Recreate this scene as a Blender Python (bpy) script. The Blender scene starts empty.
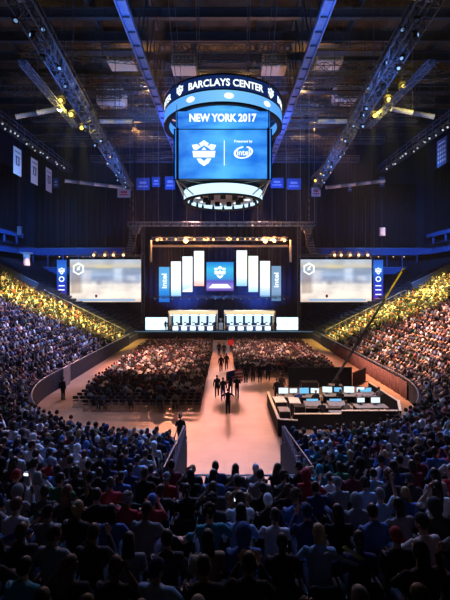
import bpy, bmesh, math, random
import numpy as np
from mathutils import Vector, Matrix, Euler
PI = math.pi
sc = bpy.context.scene
C = sc.collection
rnd = random.Random(7)
F = 385.0; HZ = 285.0; CAMZ = 9.0

def at(px, py, Y):                       # point at distance Y seen at this pixel
    return Vector(((px-225)*Y/F, Y, CAMZ-(py-HZ)*Y/F))

# ------------------------------------------------------------------ materials
def nodes(name):
    m = bpy.data.materials.new(name); m.use_nodes = True
    nt = m.node_tree; nt.nodes.clear()
    out = nt.nodes.new('ShaderNodeOutputMaterial')
    return m, nt, out
def N(nt, t, **kw):
    n = nt.nodes.new(t)
    for k, v in kw.items(): setattr(n, k, v)
    return n
def mat(name, col, rough=.6, metal=0.0, var=.25, scale=6.0, spec=.4, bump=0.0):
    m, nt, out = nodes(name)
    b = N(nt, 'ShaderNodeBsdfPrincipled'); nt.links.new(b.outputs[0], out.inputs[0])
    tc = N(nt, 'ShaderNodeTexCoord'); no = N(nt, 'ShaderNodeTexNoise')
    no.inputs['Scale'].default_value = scale; no.inputs['Detail'].default_value = 4
    nt.links.new(tc.outputs['Object'], no.inputs['Vector'])
    r = N(nt, 'ShaderNodeValToRGB')
    r.color_ramp.elements[0].color = tuple(c*(1-var) for c in col)+(1,)
    r.color_ramp.elements[1].color = tuple(min(1, c*(1+var)) for c in col)+(1,)
    r.color_ramp.elements[0].position = .3; r.color_ramp.elements[1].position = .7
    nt.links.new(no.outputs['Fac'], r.inputs[0]); nt.links.new(r.outputs[0], b.inputs['Base Color'])
    b.inputs['Roughness'].default_value = rough; b.inputs['Metallic'].default_value = metal
    b.inputs['Specular IOR Level'].default_value = spec
    if bump:
        bp = N(nt, 'ShaderNodeBump'); bp.inputs['Strength'].default_value = bump
        nt.links.new(no.outputs['Fac'], bp.inputs['Height']); nt.links.new(bp.outputs[0], b.inputs['Normal'])
    return m
def tinted(name, rough=.8, spec=.2, var=.2, scale=14., attr=None):
    m, nt, out = nodes(name)
    b = N(nt, 'ShaderNodeBsdfPrincipled'); nt.links.new(b.outputs[0], out.inputs[0])
    tc = N(nt, 'ShaderNodeTexCoord'); no = N(nt, 'ShaderNodeTexNoise'); no.inputs['Scale'].default_value = scale
    nt.links.new(tc.outputs['Object'], no.inputs['Vector'])
    mr = N(nt, 'ShaderNodeMapRange'); mr.inputs[3].default_value = 1-var; mr.inputs[4].default_value = 1+var
    nt.links.new(no.outputs['Fac'], mr.inputs[0])
    mx = N(nt, 'ShaderNodeVectorMath', operation='SCALE')
    if attr:
        a = N(nt, 'ShaderNodeAttribute'); a.attribute_name = attr; src = a.outputs['Color']
    else:
        a = N(nt, 'ShaderNodeObjectInfo'); src = a.outputs['Color']
    nt.links.new(src, mx.inputs[0]); nt.links.new(mr.outputs[0], mx.inputs['Scale'])
    nt.links.new(mx.outputs[0], b.inputs['Base Color'])
    b.inputs['Roughness'].default_value = rough; b.inputs['Specular IOR Level'].default_value = spec
    return m
def emis(name, col, s):
    m, nt, out = nodes(name)
    e = N(nt, 'ShaderNodeEmission'); e.inputs[0].default_value = tuple(col)+(1,); e.inputs[1].default_value = s
    nt.links.new(e.outputs[0], out.inputs[0]); return m
def lens_mat():
    m, nt, out = nodes('lamp_lens')
    e = N(nt, 'ShaderNodeEmission'); o = N(nt, 'ShaderNodeObjectInfo')
    mu = N(nt, 'ShaderNodeMath', operation='MULTIPLY'); mu.inputs[1].default_value = 9
    nt.links.new(o.outputs['Color'], e.inputs[0]); nt.links.new(o.outputs['Alpha'], mu.inputs[0])
    nt.links.new(mu.outputs[0], e.inputs[1]); nt.links.new(e.outputs[0], out.inputs[0]); return m
def ramp(nt, fac, stops, interp='LINEAR'):
    r = N(nt, 'ShaderNodeValToRGB'); cr = r.color_ramp; cr.interpolation = interp
    while len(cr.elements) < len(stops): cr.elements.new(.5)
    for e, (p, c) in zip(cr.elements, stops): e.position = p; e.color = tuple(c)+(1,)
    nt.links.new(fac, r.inputs[0]); return r.outputs[0]
def mix(nt, fac, a, b):
    m = N(nt, 'ShaderNodeMix', data_type='RGBA')
    if isinstance(fac, float): m.inputs[0].default_value = fac
    else: nt.links.new(fac, m.inputs[0])
    nt.links.new(a, m.inputs[6]); nt.links.new(b, m.inputs[7]); return m.outputs[2]
def screen_mat(name, kind, s):
    """LED picture driven by the Generated coordinate of the screen's own mesh (x across, z up)"""
    m, nt, out = nodes(name)
    e = N(nt, 'ShaderNodeEmission'); e.inputs[1].default_value = s; nt.links.new(e.outputs[0], out.inputs[0])
    tc = N(nt, 'ShaderNodeTexCoord'); sp = N(nt, 'ShaderNodeSeparateXYZ'); nt.links.new(tc.outputs['Generated'], sp.inputs[0])
    X, Z = sp.outputs[0], sp.outputs[2]
    no = N(nt, 'ShaderNodeTexNoise'); no.inputs['Scale'].default_value = 3.2; no.inputs['Detail'].default_value = 5
    nt.links.new(tc.outputs['Generated'], no.inputs['Vector']); nz = no.outputs['Fac']
    if kind == 'blue':       # cloudy blue, paler in the middle
        a = ramp(nt, X, [(0, (.01, .10, .65)), (.25, (.02, .2, .85)), (.5, (.09, .5, 1)), (.7, (.02, .27, .9)), (1, (.01, .14, .75))])
        b = ramp(nt, nz, [(.35, (.01, .1, .6)), (.6, (.1, .5, 1))])
        c = mix(nt, .45, a, b)
    elif kind == 'game':     # bright street scene: sky, walls, pale ground
        def step(v, a, b):
            return ramp(nt, v, [(max(0, a-.03), (0, 0, 0)), (a+.03, (.75,)*3), (b-.03, (.75,)*3), (min(1, b+.03), (0, 0, 0))])
        def mul(p, q):
            k = N(nt, 'ShaderNodeMath', operation='MULTIPLY'); nt.links.new(p, k.inputs[0]); nt.links.new(q, k.inputs[1]); return k.outputs[0]
        def flat(col):
            k = N(nt, 'ShaderNodeRGB'); k.outputs[0].default_value = (*col, 1); return k.outputs[0]
        c = ramp(nt, Z, [(0, (.8, .62, .5)), (.1, (1, .88, .76)), (.4, (1, .94, .86)), (.5, (.55, .6, .72)), (.62, (.45, .6, .85)), (.78, (.3, .36, .45)), (.84, (.6, .55, .45)), (1, (.5, .6, .75))])
        for (x0, x1, z0, z1, col) in ((.0, .17, .2, .72, (.3, .18, .12)), (.17, .3, .42, .75, (.75, .7, .72)), (.3, .62, .52, .62, (.25, .33, .5)), (.62, .74, .46, .8, (.75, .85, 1)), (.74, 1, .44, .78, (.28, .34, .48)), (.36, .6, .80, .86, (.75, .65, .3)), (.8, .92, .5, .62, (.7, .75, .85)), (.38, .44, .40, .5, (.12, .12, .2))):
            c = mix(nt, mul(step(X, x0, x1), step(Z, z0, z1)), c, flat(col))
        dk = ramp(nt, nz, [(.35, (.55, .55, .6)), (.6, (1, 1, 1))])
        mm = N(nt, 'ShaderNodeMix', data_type='RGBA', blend_type='MULTIPLY'); mm.inputs[0].default_value = .7
        nt.links.new(c, mm.inputs[6]); nt.links.new(dk, mm.inputs[7]); c = mm.outputs[2]
    elif kind == 'pillar':   # blue above, violet foot
        c = ramp(nt, Z, [(0, (.32, .02, .55)), (.12, (.06, .03, .55)), (.5, (.01, .06, .6)), (.8, (.03, .2, .8)), (1, (.02, .1, .6))])
    elif kind == 'centre':
        c = ramp(nt, Z, [(0, (.1, .04, .4)), (.14, (.4, .3, .85)), (.34, (.12, .1, .6)), (.42, (.05, .35, .85)), (.75, (.05, .6, .95)), (1, (.02, .25, .8))])
    elif kind == 'white_blue':
        c = ramp(nt, Z, [(0, (.2, .5, .95)), (.18, (.55, .72, .95)), (.3, (.85, .9, 1)), (1, (.85, .93, 1))])
    elif kind == 'white_rose':
        c = ramp(nt, Z, [(0, (.95, .4, .35)), (.2, (.95, .72, .72)), (.4, (.95, .93, .98)), (1, (.92, .95, 1))])
    elif kind == 'white_green':
        c = ramp(nt, Z, [(0, (.3, .6, .9)), (.22, (.8, .9, .9)), (.5, (.96, 1, .86)), (1, (.85, 1, .75))])
    elif kind == 'deep':
        c = ramp(nt, Z, [(0, (.01, .15, .7)), (.3, (.02, .3, .85)), (.5, (.15, .5, .9)), (1, (.08, .42, .85))])
    elif kind == 'steel':
        c = ramp(nt, Z, [(0, (.1, .25, .5)), (.3, (.3, .48, .75)), (1, (.2, .38, .62))])
    elif kind == 'wing':
        a = ramp(nt, Z, [(0, (.3, .6, .9)), (.3, (.6, .85, 1)), (1, (.45, .75, 1))])
        b = ramp(nt, nz, [(.4, (.35, .75, 1)), (.6, (1, 1, .95))])
        c = mix(nt, .5, a, b)
    elif kind == 'ice':
        c = ramp(nt, X, [(0, (.08, .35, 1)), (.3, (.16, .5, 1)), (.5, (.22, .62, 1)), (.8, (.16, .5, 1)), (1, (.08, .35, 1))])
    nt.links.new(c, e.inputs[0]); return m

M = {
 'terrace': mat('terrace_concrete', (.05, .052, .065), .8), 'wall': mat('arena_wall', (.014, .018, .035), .85),
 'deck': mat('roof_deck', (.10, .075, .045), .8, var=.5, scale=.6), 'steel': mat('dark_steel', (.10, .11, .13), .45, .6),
 'bluesteel': mat('blue_lit_steel_tint', (.16, .22, .42), .4, .3), 'alu': mat('truss_aluminium', (.45, .47, .5), .35, .8),  # bluesteel colour holds the blue light on the roof girders
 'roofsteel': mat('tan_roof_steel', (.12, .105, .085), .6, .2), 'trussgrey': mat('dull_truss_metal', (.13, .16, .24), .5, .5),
 'black': mat('black_plastic', (.016, .016, .02), .75, spec=.2), 'drape': mat('black_drape', (.005, .006, .010), .95, var=.4, scale=2),
 'curtain': mat('maroon_curtain', (.11, .05, .045), .9, var=.35, scale=3), 'fascia': mat('blue_fascia', (.05, .12, .32), .5),
 'rail': mat('steel_rail', (.5, .5, .52), .35, .8), 'seat': mat('seat_plastic', (.02, .022, .03), .38, spec=.5),
 'cream': mat('cream_panel', (.8, .7, .52), .6), 'white': mat('white_panel', (.75, .77, .8), .5),
 'grey': mat('grey_panel', (.22, .22, .24), .6), 'wood': mat('table_laminate', (.3, .27, .25), .4),
 'banner': mat('pale_banner_cloth', (.5, .62, .8), .8, var=.12), 'ink': mat('banner_ink', (.06, .08, .2), .8),
 'bluecloth': mat('blue_banner_cloth', (.05, .14, .45), .8), 'duct': mat('pale_duct', (.5, .55, .65), .4, .2),
 'orange': mat('orange_panel', (.6, .2, .06), .6), 'red': mat('red_cloth', (.55, .03, .05), .7),
 'paper': mat('white_paper', (.75, .78, .8), .7), 'yellowlit': mat('yellow_lit_arm_tint', (.55, .45, .08), .5),  # crane tip colour has the yellow light painted in
 'chrome': mat('chairs_metal', (.25, .25, .27), .3, .8), 'fabric_seat': mat('chair_cushion', (.018, .018, .022), .9),
 'cloth': tinted('garment_cloth'), 'skin': tinted('human_skin', .55, .35, .08), 'hair': tinted('human_hair', .5, .4, .3, 40),
 'crowd': tinted('crowd_clothing', attr='tint'), 'shoe': mat('shoe', (.03, .03, .03), .5), 'eye': mat('eye_dark', (.02, .02, .02), .2),
 'lip': mat('lip', (.3, .08, .07), .5), 'lens': lens_mat(),
 'paint_white': emis('led_white', (.85, .95, 1), 1.35), 'navy_led': emis('led_navy', (.006, .02, .11), 1.0),
 'ring_led': screen_mat('led_ring_ice', 'ice', 1.0), 'low_led': emis('led_pale_blue', (.55, .8, 1), 1.5),
 'dimtxt': emis('led_dim_white', (.4, .6, .9), .9), 'deskled': emis('desk_led', (.75, .92, 1), 2.4), 'header_led': emis('header_led', (1, .72, .4), 1.1),
 'mon': emis('monitor_glow', (.7, .88, 1), 1.3), 'pinkled': emis('led_pink', (1, .3, .8), 1.2), 'cyan': emis('led_cyan', (.2, .6, 1), 1.0),
 'warmled': emis('warm_glow', (1, .55, .25), 2.2), 'phone': emis('phone_glow', (.8, .9, 1), 2.0),
}
def floor_mat():
    m, nt, out = nodes('arena_floor_boards')
    b = N(nt, 'ShaderNodeBsdfPrincipled'); nt.links.new(b.outputs[0], out.inputs[0])
    tc = N(nt, 'ShaderNodeTexCoord'); br = N(nt, 'ShaderNodeTexBrick'); nt.links.new(tc.outputs['Object'], br.inputs['Vector'])
    br.inputs['Scale'].default_value = .82; br.inputs['Mortar Size'].default_value = .006; br.inputs['Brick Width'].default_value = 2.; br.inputs['Row Height'].default_value = 1.
    br.inputs['Color1'].default_value = (.34, .215, .13, 1); br.inputs['Color2'].default_value = (.29, .185, .115, 1); br.inputs['Mortar'].default_value = (.16, .11, .09, 1)
    no = N(nt, 'ShaderNodeTexNoise'); no.inputs['Scale'].default_value = .5; no.inputs['Detail'].default_value = 6
    nt.links.new(tc.outputs['Object'], no.inputs['Vector'])
    dk = ramp(nt, no.outputs['Fac'], [(.35, (.78, .76, .74)), (.65, (1.1, 1.08, 1.05))])
    mm = N(nt, 'ShaderNodeMix', data_type='RGBA', blend_type='MULTIPLY'); mm.inputs[0].default_value = 1
    nt.links.new(br.outputs['Color'], mm.inputs[6]); nt.links.new(dk, mm.inputs[7]); nt.links.new(mm.outputs[2], b.inputs['Base Color'])
    b.inputs['Roughness'].default_value = .42; b.inputs['Specular IOR Level'].default_value = .45
    return m
M['floor'] = floor_mat()

# ------------------------------------------------------------------ mesh builder
class MB:
    def __init__(s): s.v = []; s.f = []; s.m = []
    def add(s, v, f, mi=0):
        o = len(s.v); s.v += [tuple(p) for p in v]; s.f += [tuple(i+o for i in q) for q in f]; s.m += [mi]*len(f); return s
    def box(s, c, d, rot=None, mi=0):
        x, y, z = d[0]/2, d[1]/2, d[2]/2
        v = [Vector(p) for p in ((-x,-y,-z),(x,-y,-z),(x,y,-z),(-x,y,-z),(-x,-y,z),(x,-y,z),(x,y,z),(-x,y,z))]
        if rot is not None: v = [rot @ p for p in v]
        c = Vector(c)
        return s.add([p+c for p in v], [(0,3,2,1),(4,5,6,7),(0,1,5,4),(1,2,6,5),(2,3,7,6),(3,0,4,7)], mi)
    def bar(s, a, b, w, h, mi=0):
        a, b = Vector(a), Vector(b); d = b-a; L = d.length
        q = d.to_track_quat('Y', 'Z').to_matrix()
        return s.box((a+b)/2, (w, L, h), q, mi)
    def tube(s, pts, rad, n=8, mi=0, cap=True, flat=None):
        """loft; rad = float or list of float/(rx,ry)"""
        pts = [Vector(p) for p in pts]; k = len(pts)
        if not isinstance(rad, (list, tuple)): rad = [rad]*k
        o = len(s.v); V = []
        for i, p in enumerate(pts):
            t = (pts[min(i+1, k-1)]-pts[max(i-1, 0)]).normalized()
            ref = Vector((1,0,0)) if abs(t.x) < .9 else Vector((0,0,1))
            if flat is not None: ref = Vector(flat)
            u = (ref-t*ref.dot(t)).normalized(); w = t.cross(u)
            r = rad[i]; rx, ry = (r if isinstance(r, (list, tuple)) else (r, r))
            for j in range(n):
                a = 2*PI*j/n; V.append(p+u*(rx*math.cos(a))+w*(ry*math.sin(a)))
        fs = []
        for i in range(k-1):
            for j in range(n):
                a = i*n+j; b = i*n+(j+1) % n; fs.append((a, b, b+n, a+n))
        if cap: fs.append(tuple(range(n-1, -1, -1))); fs.append(tuple((k-1)*n+j for j in range(n)))
        return s.add(V, fs, mi)
    def ell(s, c, r, nu=12, nv=8, rot=None, mi=0):
        V = []; fs = []; c = Vector(c)
        for i in range(nv+1):
            t = PI*i/nv
            for j in range(nu):
                a = 2*PI*j/nu
                p = Vector((r[0]*math.sin(t)*math.cos(a), r[1]*math.sin(t)*math.sin(a), r[2]*math.cos(t)))
                if rot is not None: p = rot @ p
                V.append(p+c)
        for i in range(nv):
            for j in range(nu):
                a = i*nu+j; b = i*nu+(j+1) % nu; fs.append((a+nu, b+nu, b, a))
        return s.add(V, fs, mi)
    def poly(s, pts, mi=0): return s.add(pts, [tuple(range(len(pts)))], mi)
    def prism(s, pts2, y0, y1, mi=0):        # outline in x,z extruded along y
        n = len(pts2); V = [(x, y0, z) for x, z in pts2]+[(x, y1, z) for x, z in pts2]
        f = [tuple(range(n)), tuple(range(2*n-1, n-1, -1))]+[(i, i+n, (i+1) % n+n, (i+1) % n) for i in range(n)]
        return s.add(V, f, mi)
    def mesh(s, name, mats, smooth=False):
        me = bpy.data.meshes.new(name); me.from_pydata(s.v, [], s.f)
        for m in (mats if isinstance(mats, (list, tuple)) else [mats]): me.materials.append(m)
        me.polygons.foreach_set('material_index', s.m)
        if smooth: me.polygons.foreach_set('use_smooth', [True]*len(s.f))
        me.validate(); me.update(); return me
    def build(s, name, mats, parent=None, smooth=False, loc=None):
        o = bpy.data.objects.new(name, s.mesh(name, mats, smooth)); C.objects.link(o)
        if parent: o.parent = parent
        if loc is not None: o.location = loc
        return o
def tag(o, label=None, cat=None, group=None, kind=None):
    if label: o['label'] = label
    if cat: o['category'] = cat
    if group: o['group'] = group
    if kind: o['kind'] = kind
    return o
def empty(name, loc=(0,0,0), rz=0.0):
    o = bpy.data.objects.new(name, None); C.objects.link(o); o.location = loc; o.rotation_euler = (0,0,rz); o.empty_display_size = .2
    return o
def kids(o): return [c for c in ALLKIDS.get(o.name, [])]
ALLKIDS = {}
def copy_tree(o, parent=None):
    c = o.copy(); C.objects.link(c)
    if parent: c.parent = parent
    for ch in o.children: copy_tree(ch, c)
    return c
def struct(o): o['kind'] = 'structure'; return o
def recolor(o, col, a=None):
    o.color = (*col, 1 if a is None else a)
ORD = ['zeroth','first','second','third','fourth','fifth','sixth','seventh','eighth','ninth','tenth','eleventh','twelfth','thirteenth','fourteenth','fifteenth','sixteenth','seventeenth','eighteenth','nineteenth']
def ordn(n):
    if n < 20: return ORD[n]
    t = ['', '', 'twenty', 'thirty', 'forty', 'fifty', 'sixty', 'seventy'][n//10]
    return (t[:-1]+'ieth') if n % 10 == 0 else t+'-'+ORD[n % 10]

# ------------------------------------------------------------------ the bowl
RC = 14.0; XC = .5; YC = 32.0; XS = 14.5; D0 = .25; RD = .9; SP = .575
TUN = (-1.8, 2.65, 6.1)               # tunnel mouth: x from, x to, depth
def slope(t):
    a = min(max((t-XC)/(RC*PI/2), 0), 1); a = a*a*(3-2*a)
    return .25+.25*a
def pos(side, t, d):                   # t along the inner edge from the middle of the near end
    if t < XC: x, y, nx, ny = t, YC-RC-d, 0, -1
    elif t < XC+RC*PI/2:
        th = (t-XC)/RC; nx, ny = math.sin(th), -math.cos(th); x, y = XC+(RC+d)*nx, YC+(RC+d)*ny
    else: x, y, nx, ny = XC+RC+d, YC+(t-XC-RC*PI/2), 1, 0
    return Vector((side*x, y, 0)), Vector((side*nx, ny, 0))
def rowz(t, k): return .95+slope(t)*(k*RD)
NR = 29
TEND = XC+RC*PI/2+48
AISLES = [XC+RC*math.radians(a) for a in (27, 56, 86)]+[XC+RC*PI/2+q for q in (8.5, 17.5, 25.3, 34)]
def tfor(x, d): return XC+RC*math.asin(min(.99, (x-XC)/(RC+d))) if x > XC else x
def row_seats(side, k):
    d = D0+k*RD+.45; out = []; s = .27; j = 1
    L1 = XC; L2 = (RC+d)*PI/2
    while True:
        if s < L1: t = s
        elif s < L1+L2: t = XC+(s-L1)/(RC+d)*RC
        else: t = XC+RC*PI/2+(s-L1-L2)
        if t > TEND-.5: break
        ok = True
        for a in AISLES:
            w = .6*(RC/(RC+d) if a < XC+RC*PI/2 else 1)
            if abs(t-a) < w: ok = False
        p, n = pos(side, t, d)
        if d < TUN[2]+.95 and TUN[0]-.35 < p.x < TUN[1]+.35: ok = False
        if ok: out.append((t, d, p, n, j, k))
        s += SP; j += 1
    return out
def inview(p, m=1.6): return p.y > 2.6 and abs(p.x) < .59*p.y+m

def terrace(side, name):
    mb = MB()
    ts = [XC*i/4 for i in range(4)]+[XC+RC*PI/2*i/24 for i in range(24)]+[XC+RC*PI/2+48*i/10 for i in range(11)]
    for k in range(NR):
        d0 = D0+k*RD if k else 0; d1 = D0+(k+1)*RD
        V = []; use = ts
        if d0 < TUN[2]:
            x0 = abs(TUN[0]) if side < 0 else TUN[1]
            use = [-1]+[t for t in ts if t > x0+.05]
        for t in use:
            p0, n = pos(side, t if t >= 0 else tfor(x0, d0), d0); p1, _ = pos(side, t if t >= 0 else tfor(x0, d1), d1); t = abs(t)
            z = rowz(t, k); zb = rowz(t, k-1) if k else 0
            V += [(p0.x, p0.y, zb), (p0.x, p0.y, z), (p1.x, p1.y, z)]
        fs = []
        for i in range(len(use)-1):
            a = 3*i
            q = [(a, a+3, a+4, a+1), (a+1, a+4, a+5, a+2)]
            if side < 0: q = [tuple(reversed(x)) for x in q]
            fs += q
        mb.add(V, fs)
    return struct(mb.build(name, M['terrace']))
terrace(-1, 'floor_terrace_left'); terrace(1, 'floor_terrace_right')

# aisle steps: pale nosings between the rows
def aisle_steps():
    for side in (-1, 1):
        for ai, a in enumerate(AISLES):
            mb = MB()
            any_ = False
            for k in range(0, NR-2):
                for h in (0, .5):
                    d = D0+k*RD+h*RD
                    p, n = pos(side, a, d+.2); u = Vector((-n.y, n.x, 0))
                    if not inview(p, 3): continue
                    z = rowz(a, k)+slope(a)*RD*h
                    any_ = True
                    r = Matrix((u, n, Vector((0,0,1)))).transposed()
                    mb.box((p.x, p.y, z+.012+ (0 if h == 0 else -.05)), (1.1, .4, .1 if h else .03), r)
                    q = p-n*.18
                    mb.box((q.x, q.y, z+.03), (1.1, .05, .02), r, 1)
            if any_:
                o = mb.build('trim_aisle_steps', [M['terrace'], M['grey']]); struct(o)
aisle_steps()

# floor, tunnel, walls, roof
struct(MB().box((0, 38, -.1), (90, 100, .2)).build('floor', M['floor']))
mb = MB()
mb.box(((TUN[0]-.1), YC-RC-TUN[2]/2, 1.2), (.2, TUN[2], 2.4)); struct(mb.build('wall_tunnel_left', M['wall']))
mb = MB(); mb.box(((TUN[1]+.1), YC-RC-TUN[2]/2, 1.2), (.2, TUN[2], 2.4)); struct(mb.build('wall_tunnel_right', M['wall']))
mb = MB(); mb.box(((TUN[0]+TUN[1])/2, YC-RC-TUN[2]-.1, 1.35), (TUN[1]-TUN[0]+.4, .2, 2.4)); struct(mb.build('wall_tunnel_end', M['wall']))
struct(MB().box((0, 83, 20), (90, .4, 44)).build('wall_back', M['wall']))
struct(MB().box((-43, 35, 20), (.4, 96, 44)).build('wall_left', M['wall']))
struct(MB().box((43, 35, 20), (.4, 96, 44)).build('wall_right', M['wall']))
struct(MB().box((0, -12.2, 20), (86, .4, 44)).build('wall_near', M['wall']))
struct(MB().box((0, 35.5, 41.2), (90, 96, .4)).build('ceiling', M['deck']))

# parapet wall round the floor with a top rail; maroon curtain on the right
def parapet(side, t0, t1, h, name, m, thick=.16, d=-.08, label=None, fold=0):
    mb = MB(); n = max(2, int((t1-t0)/(.08 if fold else .7))); V = []; rl = []
    for i in range(n+1):
        t = t0+(t1-t0)*i/n; p, q = pos(side, t, d+(fold*math.sin(i*1.25)+fold*.5*math.sin(i*.37)))
        V += [p+Vector((0,0,.0)), p+Vector((0,0,h)), p+q*thick+Vector((0,0,h)), p+q*thick]
        rl.append(p+Vector((0,0,h+.05)))
    fs = []
    for i in range(n):
        a = 4*i; fs += [(a, a+1, a+5, a+4), (a+1, a+2, a+6, a+5), (a+2, a+3, a+7, a+6)]
    fs += [(0, 3, 2, 1), (4*n, 4*n+1, 4*n+2, 4*n+3)]
    mb.add(V, fs); return mb, rl
for side, nm in ((-1, 'left'), (1, 'right')):
    t0 = abs(TUN[0]) if side < 0 else TUN[1]
    mb, rl = parapet(side, t0, XC+RC*PI/2+26, 1.45, nm, None); struct(mb.build('wall_parapet_'+nm, M['wall']))
    e = empty('top_rail', rl[0]); tag(e, f'thin grey rail capping the {nm} parapet round the arena floor', 'rail')
    MB().tube([p-rl[0]+Vector((0,0,.12)) for p in rl], .035, 6).build('handrail', M['rail'], e, True)
    mbp = MB()
    for p in rl[::3]: mbp.tube([p-rl[0]-Vector((0,0,.05)), p-rl[0]+Vector((0,0,.12))], .02, 5)
    mbp.build('bracket', M['rail'], e)
mb, _ = parapet(1, XC+RC*PI/2-2, XC+RC*PI/2+19, 1.38, 'c', None, thick=.03, d=-.2, fold=.05)
tag(mb.build('curtain', M['curtain'], smooth=True), 'long maroon pleated curtain covering the right parapet wall', 'curtain')

# ------------------------------------------------------------------ people prototypes
def remesh(mb, voxel, ratio, name, mats):
    me = mb.mesh('tmp', mats[0]); o = bpy.data.objects.new('tmp', me); C.objects.link(o)
    r = o.modifiers.new('r', 'REMESH'); r.mode = 'VOXEL'; r.voxel_size = voxel
    s = o.modifiers.new('s', 'SMOOTH'); s.iterations = 2; s.factor = .5
    if ratio < 1: d = o.modifiers.new('d', 'DECIMATE'); d.ratio = ratio
    dg = bpy.context.evaluated_depsgraph_get(); ev = o.evaluated_get(dg)
    m2 = bpy.data.meshes.new_from_object(ev, depsgraph=dg); m2.name = name
    m2.polygons.foreach_set('use_smooth', [True]*len(m2.polygons))
    bpy.data.objects.remove(o); m2.materials.clear()
    for m in mats: m2.materials.append(m)
    return m2
def join_extra(me, mb):
    """append small islands (eyes, lips) to a finished body mesh"""
    bm = bmesh.new(); bm.from_mesh(me); vs = [bm.verts.new(v) for v in mb.v]
    for f, mi in zip(mb.f, mb.m):
        try: q = bm.faces.new([vs[i] for i in f]); q.material_index = mi; q.smooth = True
        except ValueError: pass
    bm.to_mesh(me); bm.free(); return me
def hand(mb, w, dirv, up, side):
    w, d, u = Vector(w), Vector(dirv).normalized(), Vector(up).normalized(); s = d.cross(u).normalized()
    mb.tube([w-d*.01, w+d*.04, w+d*.09], [(.022, .016), (.038, .016), (.036, .013)], 8, flat=s)
    for i, (off, L) in enumerate(((-.028, .065), (-.009, .075), (.010, .07), (.028, .055))):
        b = w+d*.085+s*off
        mb.tube([b, b+d*L*.5-u*.006, b+d*L*.85-u*.024, b+d*L*.95-u*.035], [.0095, .009, .008, .006], 6)
    b = w+d*.025+s*.03*side
    mb.tube([b, b+d*.03+s*.028*side, b+d*.058+s*.034*side-u*.01], [.013, .011, .008], 6)
class Pose:
    pass
def make_pose(name, seated=True, lean=0.0, arms='lap', head=(0, 0), step=0.0):
    P = Pose(); P.name = name
    hz = .55 if seated else .93
    pel = Vector((0, 0, hz)); sp = Vector((0, -.04+lean*.5, hz+.25)); ch = Vector((0, -.03+lean, hz+.45-abs(lean)*.15))
    nk = ch+Vector((0, .01+lean*.15, .13)); hd = nk+Vector((0, .03+lean*.1, .155))
    P.head = hd; P.hrot = Euler((math.radians(head[0]), 0, math.radians(head[1]))).to_matrix()
    sh = {s: ch+Vector((s*.18, 0, .06)) for s in (-1, 1)}
    E = {}; W = {}; Hd = {}
    for s in (-1, 1):
        a = arms[0 if s < 0 else 1] if isinstance(arms, tuple) else arms
        if a == 'lap': E[s] = sh[s]+Vector((s*.06, .04, -.27)); W[s] = Vector((s*.1, .22+lean*.4, hz+.11)); Hd[s] = Vector((-s*.5, .8, -.1))
        elif a == 'knee': E[s] = sh[s]+Vector((s*.08, .17, -.22)); W[s] = Vector((s*.06, .40, hz+.16)); Hd[s] = Vector((-s*.6, .6, .2))
        elif a == 'up': E[s] = sh[s]+Vector((s*.16, .08, .17)); W[s] = sh[s]+Vector((s*.10, .12, .43)); Hd[s] = Vector((-s*.1, .1, 1))
        elif a == 'phone': E[s] = sh[s]+Vector((s*.1, .14, -.2)); W[s] = sh[s]+Vector((-s*.07, .34, .02)); Hd[s] = Vector((-s*.3, .3, 1))
        elif a == 'ear': E[s] = sh[s]+Vector((s*.2, .06, -.14)); W[s] = hd+Vector((s*.13, .05, -.08)); Hd[s] = Vector((-s*.3, 0, 1))
        elif a == 'wide': E[s] = sh[s]+Vector((s*.22, -.02, -.16)); W[s] = sh[s]+Vector((s*.26, .2, -.26)); Hd[s] = Vector((s*.1, 1, -.2))
        elif a == 'side': E[s] = sh[s]+Vector((s*.07, -.02, -.29)); W[s] = sh[s]+Vector((s*.09, .05, -.54)); Hd[s] = Vector((0, .15, -1))
        elif a == 'carry': E[s] = sh[s]+Vector((s*.08, .05, -.26)); W[s] = sh[s]+Vector((-s*.02, .27, -.2)); Hd[s] = Vector((-s*.2, 1, .1))
    P.wr = W
    hip = {s: pel+Vector((s*.09, 0, -.02)) for s in (-1, 1)}
    if seated: kn = {s: Vector((s*.13, .43, hz+.0)) for s in (-1, 1)}; an = {s: Vector((s*.13, .40, .09)) for s in (-1, 1)}
    else:
        kn = {s: Vector((s*.10, .02+s*step*.5+abs(step)*.12, .50)) for s in (-1, 1)}; an = {s: Vector((s*.10, s*step, .09)) for s in (-1, 1)}
    b = MB()
    b.tube([pel-Vector((0,0,.06)), pel, sp, ch, ch+Vector((0,0,.07)), nk-Vector((0,0,.02))], [(.1,.08), (.155,.115), (.135,.1), (.17,.11), (.15,.09), (.06,.06)], 12, flat=(1,0,0))
    b.tube([nk-Vector((0,0,.05)), nk+Vector((0,.01,.08))], [.06, .055], 10)
    for s in (-1, 1):
        b.tube([sh[s]-Vector((s*.06,0,0)), sh[s], (sh[s]+E[s])/2, E[s], (E[s]*.6+W[s]*.4), W[s]], [.05, .055, .046, .038, .037, .024], 8)
        hand(b, W[s], Hd[s], (0, -.1, 1) if abs(Hd[s].z) < .8 else (0, 1, 0), -s)
        b.tube([hip[s], (hip[s]+kn[s])/2, kn[s], (kn[s]*.65+an[s]*.35), an[s]], [.088, .078, .055, .054, .036], 8)
        b.tube([an[s]+Vector((0,-.06,-.035)), an[s]+Vector((0,.05,-.03)), an[s]+Vector((0,.17,-.06))], [(.036,.04), (.042,.045), (.036,.022)], 8, flat=(1,0,0))
    R = P.hrot
    def hp(x, y, z): return hd+R @ Vector((x, y, z))
    b.ell(hd, (.076, .095, .108), 16, 12, R)
    b.ell(hp(0, .025, -.06), (.055, .065, .062), 12, 8, R)
    b.ell(hp(0, .104, -.015), (.012, .018, .024), 8, 6, R)
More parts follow.
